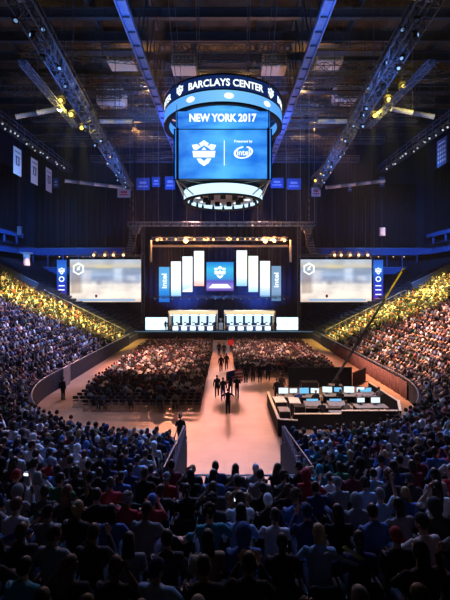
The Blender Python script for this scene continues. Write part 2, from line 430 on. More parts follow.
    for s in (-1, 1): b.ell(hp(s*.078, -.005, -.01), (.012, .02, .032), 8, 6, R)
    P.body = remesh(b, .0085, .22, 'person', [M['skin'], M['eye'], M['lip'], M['shoe']])
    e = MB()
    for s in (-1, 1):
        e.ell(hp(s*.03, .083, .01), (.012, .008, .008), 8, 6, R, 1)
        e.tube([an[s]+Vector((0,-.07,-.045)), an[s]+Vector((0,-.02,-.03)), an[s]+Vector((0,.06,-.03)), an[s]+Vector((0,.18,-.055)), an[s]+Vector((0,.2,-.065))], [(.03,.03), (.045,.05), (.048,.05), (.044,.03), (.02,.015)], 8, 3, flat=(1,0,0))
    e.ell(hp(0, .088, -.058), (.022, .006, .006), 8, 6, R, 2)
    join_extra(P.body, e)
    # garments
    def top(long, hood):
        g = MB()
        g.tube([pel-Vector((0,0,.10)), pel-Vector((0,0,.02)), pel+Vector((0,0,.08)), sp, ch-Vector((0,0,.04)), ch+Vector((0,0,.05)), ch+Vector((0,0,.095)), nk-Vector((0,0,.0))],
               [(.15,.12), (.178,.138), (.168,.13), (.16,.122), (.19,.13), (.18,.115), (.12,.085), (.066,.066)], 14, flat=(1,0,0))
        for s in (-1, 1):
            if long: pts = [sh[s]-Vector((s*.07,0,0)), sh[s]+Vector((0,0,-.005)), (sh[s]+E[s])/2, E[s], (E[s]+W[s])/2, W[s]*.93+E[s]*.07]; rr = [.06, .07, .06, .053, .048, .036]
            else: pts = [sh[s]-Vector((s*.07,0,0)), sh[s]+Vector((0,0,-.005)), sh[s]*.5+E[s]*.5, sh[s]*.22+E[s]*.78]; rr = [.06, .069, .062, .06]
            g.tube(pts, rr, 10)
        if hood: g.ell(nk+Vector((0, -.07, -.01)), (.10, .055, .075), 12, 8)
        return remesh(g, .016, .5, 'hoodie' if long else 'shirt', [M['cloth']])
    P.tee = top(False, False); P.hoodie = top(True, True)
    g = MB()
    for s in (-1, 1):
        g.tube([pel+Vector((s*.02,0,.03)), hip[s], (hip[s]+kn[s])/2, kn[s], (kn[s]*.6+an[s]*.4), an[s]+Vector((0,0,.01))], [.115, .103, .09, .07, .066, .055], 10)
    P.pants = remesh(g, .018, .5, 'trousers', [M['cloth']])
    return P
# hair and hats, modelled round the head centre
def hair_mesh(kind):
    g = MB()
    def shell(r, ymax, zmin, c=(0, -.006, .012), zb=None):
        v0 = MB(); v0.ell(c, r, 20, 14)
        keep = []
        for f in v0.f:
            q = sum((Vector(v0.v[i]) for i in f), Vector())/4
            if q.y > ymax and q.z < .055: continue
            if q.z < zmin: continue
            keep.append(f)
        g.add(v0.v, keep)
    if kind == 'short': shell((.085, .105, .116), .045, -.05)
    elif kind == 'long':
        shell((.09, .108, .118), .03, -.09)
        g.tube([(0,-.045,.04), (0,-.07,-.06), (0,-.085,-.16), (0,-.09,-.25), (0,-.085,-.29)], [(.08,.06), (.092,.055), (.095,.045), (.08,.035), (.04,.02)], 14, flat=(1,0,0))
    elif kind == 'bun': shell((.085, .104, .115), .04, -.06); g.ell((0, -.11, .06), (.042, .038, .042), 10, 8)
    elif kind == 'pony':
        shell((.085, .104, .115), .04, -.06); g.tube([(0,-.095,.04), (0,-.135,.02), (0,-.14,-.07), (0,-.125,-.16), (0,-.12,-.19)], [.02, .032, .032, .022, .008], 8)
    elif kind == 'curly':
        r = random.Random(3)
        for i in range(70):
            a = r.uniform(0, 2*PI); t = math.acos(r.uniform(-.45, 1)); x, y, z = math.sin(t)*math.cos(a), math.sin(t)*math.sin(a), math.cos(t)
            if y > .5 and z < .45: continue
            g.ell((x*.088, -.008+y*.1, .012+z*.112), (.03, .03, .03), 7, 5)
    elif kind == 'cap':
        shell((.089, .108, .116), 9, .02); g.tube([(0, .07, .035), (0, .12, .035), (0, .165, .022)], [(.07,.008), (.068,.008), (.04,.006)], 12, flat=(1,0,0)); g.ell((0,-.006,.128), (.01,.01,.006), 8, 4)
    elif kind == 'capback':
        shell((.089, .108, .116), 9, .02); g.tube([(0, -.08, .03), (0, -.125, .022), (0, -.165, .0)], [(.07,.008), (.068,.008), (.04,.006)], 12, flat=(1,0,0))
    elif kind == 'beanie': shell((.092, .112, .128), 9, .0)
    elif kind == 'hoodup': shell((.112, .132, .145), .075, -.10, (0, -.015, .005)); g.ell((0, -.05, -.1), (.09, .07, .06), 12, 8)
    if kind in ('cap', 'capback', 'beanie'):
        v0 = MB(); v0.ell((0,-.006,.005), (.082, .102, .108), 18, 12); keep = []
        for f in v0.f:
            q = sum((Vector(v0.v[i]) for i in f), Vector())/4
            if -.07 < q.z < .03 and q.y < .04: keep.append(f)
        g.add(v0.v, keep, 1)
    me = g.mesh({'cap':'cap','capback':'cap','beanie':'beanie','hoodup':'hood'}.get(kind, 'hair'), [M['cloth'] if kind in ('cap','capback','beanie','hoodup') else M['hair'], M['hair']], True)
    return me
HAIR = {k: hair_mesh(k) for k in ('short','long','bun','pony','curly','cap','capback','beanie','hoodup')}
SEATED = [make_pose('a', lean=.0, arms='lap'), make_pose('b', lean=.10, arms='knee', head=(8, 14)), make_pose('c', lean=.03, arms='phone', head=(10, 0)),
          make_pose('d', lean=-.03, arms=('ear', 'lap'), head=(-6, -22)), make_pose('e', lean=.02, arms=('lap', 'ear'), head=(0, 35)), make_pose('f', lean=.0, arms='wide', head=(-4, -35)),
          make_pose('g', lean=.0, arms=('lap', 'up'), head=(-5, 5))]
STAND = [make_pose('s', False, arms='side'), make_pose('w', False, arms='side', step=.22), make_pose('k', False, arms='carry', step=-.18), make_pose('o', False, arms='wide', step=.06),
         make_pose('u', False, arms=('side', 'up'), step=.1)]
SHIRTS = [('black', (.012,.012,.016), 24), ('charcoal', (.04,.042,.05), 14), ('navy', (.015,.03,.10), 14), ('blue', (.05,.13,.36), 9), ('pale-blue', (.25,.42,.65), 10), ('white', (.62,.64,.68), 9),
          ('grey', (.2,.21,.23), 9), ('red', (.36,.03,.04), 3), ('maroon', (.12,.02,.035), 3), ('green', (.03,.16,.07), 1.5), ('purple', (.07,.04,.14), 1.5), ('tan', (.35,.25,.16), 3), ('teal', (.03,.22,.28), 3)]
HC = [('black', (.008,.007,.007)), ('dark-brown', (.025,.014,.009)), ('brown', (.06,.032,.016)), ('blond', (.35,.24,.11)), ('auburn', (.12,.035,.015)), ('grey', (.25,.25,.26))]
SK = [(.55,.36,.27), (.5,.32,.23), (.38,.23,.15), (.22,.12,.075), (.12,.065,.04), (.6,.42,.33)]
def pick(r, L): return r.choices(L, weights=[q[2] for q in L])[0]
def person(P, loc, rz, r, label, group=None, shirt=None, hairk=None, hairc=None, longs=None, scale=1.0, trousers=None, cat='person'):
    o = bpy.data.objects.new('person', P.body); C.objects.link(o); o.location = loc; o.rotation_euler = (0, 0, rz); o.scale = (scale,)*3
    o.color = (*r.choice(SK), 1)
    s = shirt or pick(r, SHIRTS); longs = r.random() < .42 if longs is None else longs
    hk = hairk or r.choices(['short','long','bun','pony','curly','cap','capback','beanie','hoodup'], weights=[42, 17, 4, 7, 6, 8, 6, 4, 5])[0]
    if hk == 'hoodup': longs = True
    hc = hairc or r.choices(HC, weights=[30, 30, 20, 8, 6, 5])[0]
    t = bpy.data.objects.new('hoodie' if longs else 'shirt', P.hoodie if longs else P.tee); C.objects.link(t); t.parent = o; t.color = (*s[1], 1)
    p = bpy.data.objects.new('trousers', P.pants); C.objects.link(p); p.parent = o; p.color = (*(trousers or r.choice([(.01,.01,.014), (.02,.03,.07), (.03,.045,.1), (.05,.05,.055)])), 1)
    nm = {'cap':'cap','capback':'cap','beanie':'beanie','hoodup':'hood'}.get(hk, 'hair')
    h = bpy.data.objects.new(nm, HAIR[hk]); C.objects.link(h); h.parent = o; h.location = P.head; h.rotation_euler = P.hrot.to_euler()
    capc = pick(r, [q for q in SHIRTS if q[0] in ('black','charcoal','navy','white','grey','red','blue')])
    if hk == 'hoodup': h.color = (*s[1], 1); hd = 'hood up'
    elif nm in ('cap', 'beanie'): h.color = (*capc[1], 1); hd = f'{capc[0]} {nm}' if hk != 'capback' else f'backward {capc[0]} cap'
    else: h.color = (*hc[1], 1); hd = {'short': f'short {hc[0]} hair', 'long': f'long {hc[0]} hair', 'bun': f'{hc[0]} bun', 'pony': f'{hc[0]} ponytail', 'curly': f'curly {hc[0]} hair'}[hk]
    if callable(label): label = label(f"{s[0]} {'hoodie' if longs else 'shirt'}", hd)
    tag(o, label, cat, group)
    return o

# ------------------------------------------------------------------ seats
def seat_parts():
    pan = MB(); 
    pan.tube([(0, -.02, .42), (0, .1, .43), (0, .3, .44), (0, .42, .42)], [(.22,.02), (.23,.035), (.23,.04), (.21,.02)], 10, flat=(1,0,0))
    bk = MB(); n = 8
    V = []
    for j, z in enumerate((.42, .5, .65, .78, .84, .86)):
        w = (.2, .225, .235, .235, .2, .12)[j]
        for i in range(n+1):
            x = -w+2*w*i/n; y = -.04-.22*(z-.42)-.05*math.cos(x/w*PI/2)
            V.append((x, y, z))
    m = len(V); V += [(x, y-.035, z) for x, y, z in V]; fs = []
    R = 6
    for j in range(R-1):
        for i in range(n):
            a = j*(n+1)+i; fs += [(a, a+1, a+n+2, a+n+1), (m+a+n+1, m+a+n+2, m+a+1, m+a)]
    for i in range(n): a = (R-1)*(n+1)+i; fs.append((a, a+1, m+a+1, m+a)); fs.append((i+1, i, m+i, m+i+1))
    for j in range(R-1): a = j*(n+1); fs.append((a, a+n+1, m+a+n+1, m+a)); b = a+n; fs.append((b+n+1, b, m+b, m+b+n+1))
    bk.add(V, fs)
    arms = []
    for s in (-1, 1):
        st = MB().prism([(s*.245-.015, 0), (s*.245+.015, 0), (s*.245+.015, .62), (s*.245-.015, .62)], .0, .11)
        st.box((s*.245, .13, .62), (.045, .3, .035)); arms.append(st.mesh('armrest', M['black']))
    return pan.mesh('seat', M['seat'], True), bk.mesh('backrest', M['seat'], True), arms
SP_PAN, SP_BACK, SP_ARM = seat_parts()
def stadium_seat(p, rz, label):
    e = empty('stadium_seat', p, rz)
    for nm, me in (('seat', SP_PAN), ('backrest', SP_BACK), ('armrest', SP_ARM[0]), ('armrest', SP_ARM[1])):
        c = bpy.data.objects.new(nm, me); C.objects.link(c); c.parent = e
    tag(e, label, 'seat', 'stadium seats in the near rows'); return e

def lowseat(mb, p, rz):
    R = Matrix.Rotation(rz, 3, 'Z')
    mb.box(p+R @ Vector((0,.18,.43)), (.44,.42,.05), R)
    mb.box(p+R @ Vector((0,-.09,.64)), (.46,.05,.42), R @ Matrix.Rotation(-.2, 3, 'X'))

# low-polygon crowd figure pieces, merged with numpy
def crowd_proto(kind, r):
    mb = MB(); L = {'up': 0, 'lap': 1, 'lean': 2}[kind]; ln = .1 if kind == 'lean' else 0
    hz = .55
    mb.tube([(0,0,hz-.1), (0,0,hz+.05), (0,-.03+ln*.5,hz+.3), (0,-.02+ln,hz+.48), (0,-.01+ln,hz+.56), (0,ln,hz+.6)], [(.16,.13), (.18,.14), (.165,.125), (.2,.12), (.13,.08), (.06,.06)], 8, 0, flat=(1,0,0))
    mb.ell((0,.03+ln*1.2,hz+.73), (.077,.095,.112), 8, 6, mi=1)
    v0 = MB(); v0.ell((0,.02+ln*1.2,hz+.745), (.088,.105,.118), 8, 6)
    mb.add(v0.v, [f for f in v0.f if not ((sum(v0.v[i][1] for i in f)/4 > .06+ln*1.2 and sum(v0.v[i][2] for i in f)/4 < hz+.79) or sum(v0.v[i][2] for i in f)/4 < hz+.68)], 2)
    for s in (-1, 1):
        sh = Vector((s*.19, -.01+ln, hz+.5))
        if kind == 'up' and s > 0: e, w = sh+Vector((.12,.1,.16)), sh+Vector((.06,.16,.42))
        else: e, w = sh+Vector((s*.06,.05,-.25)), Vector((s*.08,.24+ln,hz+.14))
        mb.tube([sh, e], [.06,.05], 6, 0); mb.tube([e, w, w+(w-e).normalized()*.1], [.042,.032,.025], 5, 1)
        mb.tube([(s*.09,0,hz-.02), (s*.12,.42,hz)], [.09,.06], 6, 3); mb.tube([(s*.12,.42,hz), (s*.12,.4,.05)], [.06,.045], 6, 3)
    tri = mb.mesh('t', M['crowd'])
    V = np.array([v.co[:] for v in tri.vertices]); Fc = [tuple(p.vertices) for p in tri.polygons]; mi = [p.material_index for p in tri.polygons]
    # vertex group id per vertex
    return V, mb.f, mb.m, np.array(mb.v)
CP = [crowd_proto(k, rnd) for k in ('lap', 'lean', 'up')]
VID = []
for V, f, m, v in CP:
    ids = np.zeros(len(v), int)
    for q, mm in zip(f, m):
        for i in q: ids[i] = mm
    VID.append(ids)

def to_stage(p): return math.atan2(-(-.8-p.x), 64-p.y)       # rotation that turns local +y toward the stage
def face(n): return math.atan2(n.x, -n.y)                    # local +y along -n
# collect all seats
near, far_people, far_seats = [], [], []
for side in (-1, 1):
    for k in range(NR-1):
        for (t, d, p, n, j, kk) in row_seats(side, k):
            if not inview(p, 4.5): continue
            q = Vector((p.x, p.y, rowz(t, k))); dist = (q-Vector((0,0,9))).length
            stop = p.y > 56.8 or k > 21
            near.append((dist, q, n, side, j, k, stop))
near.sort(key=lambda a: (not inview(a[1], .6), a[0]))
used = 0; seatn = 0
pr = random.Random(21)
NP = 262; NS = 290
phones = []
for (dist, q, n, side, j, k, stop) in near:
    base = face(n)
    sn = 'left' if side < 0 else 'right'
    emptyp = .06 if dist < 40 else .1
    # a few empty seats stand in the near right and left corners
    if 4 < q.y < 7 and .6 < q.x < 2.2 and k in (14,): emptyp = .9
    vacant = stop or pr.random() < emptyp
    if seatn < NS and q.y > 3.4:
        stadium_seat(q, base, f"black {'empty ' if vacant else 'occupied '}stadium seat, {ordn(k+1)} row up, {ordn(j)} seat {sn} of tunnel centre"); seatn += 1
    else: far_seats.append((q, base))
    if vacant or q.y < 3.4: continue
    dl = to_stage(q)-base; dl = (dl+PI) % (2*PI)-PI
    rz = base+dl*.45+pr.uniform(-.22, .22)
    p = q+Vector((pr.uniform(-.03, .03), pr.uniform(-.02, .02), 0))-n*.12
    if used < NP:
        P = pr.choices(SEATED, weights=[36, 22, 9, 4, 5, 9, 2])[0]
        lab = lambda g, h, k=k, j=j, sn=sn: f"person in {g} with {h}, {ordn(k+1)} row up, {ordn(j)} seat {sn} of tunnel"
        person(P, p, rz, pr, lab, 'spectators in the near rows', scale=pr.uniform(1.0, 1.12)); used += 1
        if P is SEATED[2] and used % 2: phones.append((p, rz))
    else: far_people.append((p, rz, 'side'))
for i, (p, rz) in enumerate(phones[:12:3]):
    w = SEATED[2].wr[1]; w2 = SEATED[2].wr[-1]; c = (w+w2)/2+Vector((0, .06, .1))
    e = empty('smartphone', Vector(p)+Matrix.Rotation(rz, 3, 'Z') @ c, rz)
    MB().box((0, 0, 0), (.15, .01, .075)).build('case', M['black'], e); MB().box((0, -.006, 0), (.138, .002, .066)).build('screen', M['phone'], e)
    tag(e, f"small phone with lit screen held up by a spectator, {ordn(i+1)} nearest to the viewer", 'phone', 'phones held up in the crowd')

# floor seating: folding chairs
def folding_chair():
    f = MB()
    for s in (-1, 1):
        f.tube([(s*.21, .2, 0), (s*.21, -.12, .46), (s*.2, -.2, .84)], .012, 6); f.tube([(s*.19, -.22, 0), (s*.19, .17, .44)], .012, 6)
    f.tube([(-.21,.1,.14), (.21,.1,.14)], .01, 5)
    a = f.mesh('frame', M['chrome'], True)
    s = MB().tube([(0,-.16,.45), (0,-.12,.455), (0,.16,.455), (0,.22,.445)], [(.19,.01), (.2,.025), (.2,.025), (.17,.01)], 8, flat=(1,0,0)).mesh('seat', M['fabric_seat'], True)
    b = MB().tube([(0,-.155,.62), (0,-.165,.66), (0,-.195,.82), (0,-.2,.85)], [(.18,.01), (.2,.02), (.2,.02), (.17,.01)], 8, flat=(1,0,0)).mesh('backrest', M['fabric_seat'], True)
    return a, s, b
FC = folding_chair()
chairs = []
def block(x0, x1, y0, y1, side, emptyrows):
    k = 0; y = y0
    while y < y1:
        x = x0; j = 0
        while x < x1:
            xx = x; skip = (k == 0 and side < 0 and x < x0+.9)
            if not skip: chairs.append((Vector((xx, y, 0)), side, k, j, k < emptyrows))
            x += .53; j += 1
        y += .88; k += 1
block(-11.0, -1.5, 27.6, 56.5, -1, 3); block(1.25, 10.9, 38.0, 56.5, 1, 1)
chairs.sort(key=lambda c: c[0].y)
chairstuff = MB(); nc = 0; cr = random.Random(5)
for (p, side, k, j, er) in chairs:
    rz = cr.uniform(-.06, .06)
    if nc < 300:
        e = empty('folding_chair', p, rz)
        for nm, me in zip(('frame', 'seat', 'backrest'), FC):
            c = bpy.data.objects.new(nm, me); C.objects.link(c); c.parent = e
        if side < 0: lb = f"black folding chair, left floor block, {ordn(k+1)} row from back, {ordn(18-j)} from aisle"
        else: lb = f"black folding chair, right floor block, {ordn(k+1)} row from back, {ordn(j+1)} from aisle"
        tag(e, lb, 'chair', 'folding chairs on the arena floor'); nc += 1
    else:
        R = Matrix.Rotation(rz, 3, 'Z')
        chairstuff.box(p+Vector((0,.03,.45)), (.4,.38,.04), R); chairstuff.box(p+R @ Vector((0,-.18,.73)), (.4,.03,.22), R)
        for s in (-1, 1): chairstuff.bar(p+Vector((s*.2,.2,0)), p+Vector((s*.2,-.2,.84)), .02, .02); chairstuff.bar(p+Vector((s*.19,-.22,0)), p+Vector((s*.19,.17,.44)), .02, .02)
    if er and cr.random() < (.62 if k else .8): continue
    if cr.random() < .04: continue
    far_people.append((p+Vector((cr.uniform(-.04,.04), -.02, -.08)), to_stage(p)*.8+cr.uniform(-.3, .3), 'floor'))
tag(chairstuff.build('folding_chair', M['fabric_seat']), 'black folding chairs of the farther floor rows, under the seated audience', 'chair', kind='stuff')
ss = MB()
for q, b in far_seats: lowseat(ss, q, b)
tag(ss.build('stadium_seat', M['seat']), 'dark plastic stadium seats of the far corner and side stands', 'seat', kind='stuff')

# the distant audience, one mesh
Vs, Fs, Cs = [], [], []; off = 0
cw = [s[2] for s in SHIRTS]
for (p, rz, kind) in far_people:
    w = cr.choices((0, 1, 2), weights=(60, 30, 10))[0]; V, f, m, v = CP[w]
    sc_ = cr.uniform(.93, 1.07); c, s = math.cos(rz)*sc_, math.sin(rz)*sc_
    X = np.empty_like(v); X[:, 0] = v[:, 0]*c-v[:, 1]*s+p.x; X[:, 1] = v[:, 0]*s+v[:, 1]*c+p.y; X[:, 2] = v[:, 2]*sc_+p.z
    Vs.append(X); Fs += [tuple(i+off for i in q) for q in f]; off += len(v)
    sh = cr.choices(SHIRTS, weights=cw)[0][1]; lm = sum(sh)/3; sh = tuple(min(1, .5*a+.5*lm+.01) for a in sh)
    hc = cr.choices([h[1] for h in HC]+[cr.choice(SHIRTS)[1]], weights=[28, 30, 22, 9, 6, 5, 12])[0]
    pal = np.array([(*sh, 1), (*cr.choice(SK), 1), (*hc, 1), (*cr.choice([(.015,.015,.02), (.03,.04,.09), (.05,.05,.055)]), 1)])
    Cs.append(pal[VID[w]])
me = bpy.data.meshes.new('person'); VV = np.concatenate(Vs)
me.from_pydata(VV.tolist(), [], Fs); me.materials.append(M['crowd'])
a = me.color_attributes.new('tint', 'FLOAT_COLOR', 'POINT'); a.data.foreach_set('color', np.concatenate(Cs).astype(np.float32).ravel())
me.polygons.foreach_set('use_smooth', [True]*len(me.polygons))
o = bpy.data.objects.new('person', me); C.objects.link(o)
tag(o, 'distant seated spectators filling the floor rows and the side stands', 'person', kind='stuff')

# ------------------------------------------------------------------ lamps
def lamp_proto():
    e = empty('stage_light', (0, 0, 0))
    y = MB(); y.box((0, 0, -.04), (.3, .22, .08))
    y.build('base', M['black'], e)
    k = MB(); 
    k.prism([(-.175,-.06),(-.175,-.34),(-.145,-.34),(-.145,-.09),(.145,-.09),(.145,-.34),(.175,-.34),(.175,-.06)], -.04, .04)
    k.build('yoke', M['black'], e)
    h = MB(); h.tube([(0, .16, -.28), (0, .12, -.28), (0, -.1, -.3), (0, -.2, -.31)], [.06, .11, .13, .135], 12); hh = h.build('housing', M['black'], e, True)
    l = MB(); l.ell((0, -.2, -.31), (.12, .03, .12), 12, 6); l.build('lens', M['lens'], hh, True)
    return e
LP = lamp_proto(); lamp_used = [False]
def lamp(p, rz, label, group, col, power=1.0, s=1.0):
    if not lamp_used[0]: o = LP; lamp_used[0] = True
    else: o = copy_tree(LP)
    o.location = p; o.rotation_euler = (0, 0, rz); o.scale = (s,)*3
    for c in o.children_recursive:
        if c.name.startswith('lens'): c.color = (*col, power)
    tag(o, label, 'stage light', group); return o
def spot(p, target, power, col, angle=40, blend=.5, r=.3, name='spot_beam'):
    d = bpy.data.lights.new(name, 'SPOT'); d.energy = power; d.color = col; d.spot_size = math.radians(angle); d.spot_blend = blend; d.shadow_soft_size = r
    o = bpy.data.objects.new(name, d); C.objects.link(o); o.location = p
    o.rotation_euler = (Vector(target)-Vector(p)).to_track_quat('-Z', 'Y').to_euler(); return o

def truss(p0, p1, w, h, label, m='trussgrey', r=.03, name='lighting_truss', step=None, cat='truss', group=None):
    p0, p1 = Vector(p0), Vector(p1); e = empty(name, p0); d = (p1-p0); L = d.length; t = d.normalized()
    up = Vector((0,0,1)) if abs(t.z) < .9 else Vector((0,1,0)); u = t.cross(up).normalized(); v = u.cross(t).normalized()
    cs = [(a*w/2, b*h/2) for a, b in ((-1,-1), (1,-1), (1,1), (-1,1))]
    for a, b in cs: q = u*a+v*b; MB().tube([q, q+d], r, 6).build('chord', M[m], e)
    mb = MB(); n = max(2, int(L/(step or h*1.1)))
    for i in range(n):
        s0, s1 = d*(i/n), d*((i+1)/n)
        for j in range(4):
            A = u*cs[j][0]+v*cs[j][1]; B = u*cs[(j+1) % 4][0]+v*cs[(j+1) % 4][1]
            if i % 2: A, B = B, A
            mb.bar(A+s0, B+s1, r*1.1, r*1.1); mb.bar(A+s0, B+s0, r*1.1, r*1.1)
    mb.build('lattice', M[m], e); tag(e, label, cat, group); return e
def beam(p0, p1, w, h, label, m='steel', name='steel_beam', group=None, cat='beam'):
    p0, p1 = Vector(p0), Vector(p1); d = p1-p0; e = empty(name, p0); L = d.length
    q = d.to_track_quat('Y', 'Z').to_matrix(); f = MB(); wb = MB()
    for s in (-1, 1): f.box(d/2+q @ Vector((0, 0, s*h/2)), (w, L, h*.12), q)
    wb.box(d/2, (w*.25, L, h*.88), q)
    for i in range(1, int(L/3)): wb.box(q @ Vector((0, i*3, 0)), (w*.9, .06, h*.86), q)
    f.build('flange', M[m], e); wb.build('web', M[m], e); tag(e, label, cat, group); return e
def pipe(p0, p1, r, label, m='duct', name='duct', group=None, cat='duct'):
    p0, p1 = Vector(p0), Vector(p1); d = p1-p0; mb = MB(); n = max(2, int(d.length/2))
    pts, rr = [], []
    for i in range(n+1):
        f = i/n
        for dd, k in ((-.03, 1), (-.02, 1.12), (.02, 1.12), (.03, 1)):
            pts.append(d*f+d.normalized()*dd); rr.append(r*k)
    mb.tube(pts, rr, 12); o = mb.build(name, M[m], smooth=True, loc=p0); return tag(o, label, cat, group)

# ------------------------------------------------------------------ text helpers
def text_mesh(body, size, bold=.0, sx=1.0):
    cu = bpy.data.curves.new('t', 'FONT'); cu.body = body; cu.size = size; cu.offset = bold; cu.align_x = 'CENTER'; cu.align_y = 'CENTER'; cu.extrude = .01; cu.resolution_u = 3
    o = bpy.data.objects.new('t', cu); C.objects.link(o); bpy.context.view_layer.update()
    dg = bpy.context.evaluated_depsgraph_get(); me = bpy.data.meshes.new_from_object(o.evaluated_get(dg), depsgraph=dg)
    bpy.data.objects.remove(o)
    for v in me.vertices: v.co.x *= sx
    return me
def text_on(body, c, width, height, parent, m, name='lettering', bold=.0, ring=None, phi=0, shear=0, rot=0):
    me = text_mesh(body, 1.0, bold); xs = [v.co.x for v in me.vertices]; ys = [v.co.y for v in me.vertices]
    x0, x1, y0, y1 = min(xs), max(xs), min(ys), max(ys)
    for v in me.vertices:
        x = ((v.co.x-x0)/(x1-x0)-.5)*width; z = ((v.co.y-y0)/(y1-y0)-.5)*height; dd = v.co.z
        x += shear*z
        if rot: x, z = -z, x
        if ring: a = phi+x/ring; v.co = ((ring+dd)*math.sin(a), -(ring+dd)*math.cos(a), c[2]+z)
        else: v.co = (c[0]+x, c[1]-dd, c[2]+z)
    me.materials.clear(); me.materials.append(M[m]); me.name = name
    o = bpy.data.objects.new(name, me); C.objects.link(o); o.parent = parent; return o
SHIELD = [[(-.5,.30),(-.28,.34),(-.12,.22),(-.3,.1),(-.42,.12)], [(.5,.30),(.42,.12),(.3,.1),(.12,.22),(.28,.34)],
          [(0,.5),(-.2,.36),(-.1,.22),(0,.3),(.1,.22),(.2,.36)], [(-.47,.06),(.47,.06),(.43,-.2),(-.43,-.2)],
          [(-.3,-.25),(-.12,-.25),(0,-.36),(.12,-.25),(.3,-.25),(.2,-.42),(0,-.56),(-.2,-.42)], [(-.1,.1),(0,.22),(.1,.1)]]
def emblem(cx, y, cz, s, parent, m, name='emblem', ring=None, phi=0, hole=None):
    mb = MB()
    for P in SHIELD:
        if ring:
            v = []
            for dd in (.0, .03):
                for x, z in P: a = phi+x*s/ring; v.append(((ring+dd)*math.sin(a), -(ring+dd)*math.cos(a), cz+z*s))
            n = len(P); mb.add(v, [tuple(range(n)), tuple(range(2*n-1, n-1, -1))]+[(i, (i+1) % n, (i+1) % n+n, i+n) for i in range(n)])
        else: mb.prism([(cx+x*s, cz+z*s) for x, z in P], y, y-.02)
    return mb.build(name, M[m], parent)
def oval_logo(cx, y, cz, w, h, parent, m, word='intel', mtxt=None, tilt=.12):
    mb = MB(); n = 32
    for i in range(n):
        if 5 < i < 8: continue
        a0, a1 = 2*PI*i/n, 2*PI*(i+1)/n
        def q(a, k):
            x, z = w/2*k*math.cos(a), h/2*k*math.sin(a); return (cx+x, cz+z+x*tilt)
        th = .78
        mb.prism([q(a0, 1), q(a1, 1), q(a1, th), q(a0, th)], y, y-.02)
    o = mb.build('logo_ring', M[m], parent); text_on(word, (cx, y, cz), w*.66, h*.5, parent, m, 'logo_lettering', bold=.02); return o

# ------------------------------------------------------------------ centre-hung scoreboard
SX, SY = -.18, 37.0
sb = empty('scoreboard', (SX, SY, 17.0))
def ringband(R, z0, z1, th, name, m, parent, n=64, inner=True):
    mb = MB(); V = []
    for i in range(n):
        a = 2*PI*i/n; s, c = math.sin(a), math.cos(a)
        V += [(R*s, -R*c, z0), (R*s, -R*c, z1), ((R-th)*s, -(R-th)*c, z1), ((R-th)*s, -(R-th)*c, z0)]
    fs = []
    for i in range(n):
        a = 4*i; b = 4*((i+1) % n); fs += [(a, b, b+1, a+1), (a+1, b+1, b+2, a+2), (a+2, b+2, b+3, a+3), (a+3, b+3, b, a)]
    mb.add(V, fs); return mb.build(name, M[m], parent, True)
R1 = 5.55; B0 = -17.0
ringband(R1, 25.0+B0, 26.2+B0, .35, 'upper_ring', 'navy_led', sb)
ringband(R1+.05, 23.95+B0, 24.95+B0, .4, 'light_ring', 'ring_led', sb)
ringband(R1+.08, 24.92+B0, 25.03+B0, .45, 'ring_trim', 'black', sb); ringband(R1+.08, 26.17+B0, 26.28+B0, .45, 'ring_trim', 'black', sb); ringband(R1+.08, 23.86+B0, 23.97+B0, .5, 'ring_trim', 'black', sb)
for ph in (0, 2*PI/3, -2*PI/3, PI):
    pass
for ph in (.06, 1.66, -1.56, PI):
    text_on('BARCLAYS CENTER', (0, 0, 25.57+B0), 6.7, .6, sb, 'paint_white', ring=R1+.02, phi=ph, bold=.025)
for ph in (-.72, .84, 2.4, -2.4): emblem(0, 0, 25.6+B0, .85, sb, 'paint_white', ring=R1+.02, phi=ph)
for ph in (-.5, .09, .74):
    mb = MB()
    a0 = ph; V = []
    n = 14
    for dd in (0, .04):
        for i in range(n):
            a = 2*PI*i/n; x = .4*math.cos(a); z = .24*math.sin(a); q = a0+x/R1; V.append(((R1+.05+dd)*math.sin(q), -(R1+.05+dd)*math.cos(q), 24.45+B0+z))
    mb.add(V, [tuple(range(n)), tuple(range(2*n-1, n-1, -1))]+[(i, (i+1) % n, (i+1) % n+n, i+n) for i in range(n)]); mb.build('ring_logo', M['paint_white'], sb)
# ring spokes
mb = MB()
for i in range(12):
    a = 2*PI*i/12; mb.bar((3.0*math.sin(a), -3.0*math.cos(a), 24.2+B0), (5.3*math.sin(a), -5.3*math.cos(a), 25+B0), .12, .12)
mb.build('spoke', M['steel'], sb)
H = 4.0  # half width of the screen box; front face at y=-H
MB().box((0, 0, 21.2+B0), (7.5, 7.5, 6.2)).build('core', M['black'], sb)
for q in range(4):
    R = Matrix.Rotation(q*PI/2, 3, 'Z')
    side = empty('screen_unit'); side.parent = sb; side.rotation_euler = (0, 0, q*PI/2)
    f = MB(); f.box((0, -H+.12, 20.2+B0), (8.45, .2, 4.4)); f.box((.0, -H+.12, 23.4+B0), (7.95, .2, 2.15)); f.build('frame', M['black'], side)
    MB().box((0, -H, 20.2+B0), (8.2, .06, 4.2)).build('main_screen', screen_mat('led_main', 'blue', 1.15) if q == 0 else bpy.data.materials['led_main'], side)
    MB().box((.0, -H, 23.4+B0), (7.75, .06, 2.0)).build('top_screen', bpy.data.materials['led_main'], side)
    if q == 0:
        text_on('NEW YORK 2017', (.0, -H-.04, 23.32+B0), 5.75, .72, side, 'paint_white', bold=.04)
        emblem(-1.62, -H-.04, 20.35+B0, 2.1, side, 'paint_white')
        MB().box((.12, -H-.04, 20.3+B0), (.07, .02, 2.15)).build('divider', M['paint_white'], side)
        text_on('Presented by', (1.75, -H-.04, 21.28+B0), 1.55, .27, side, 'paint_white', bold=.02)
        oval_logo(1.75, -H-.04, 20.35+B0, 1.65, 1.05, side, 'paint_white')
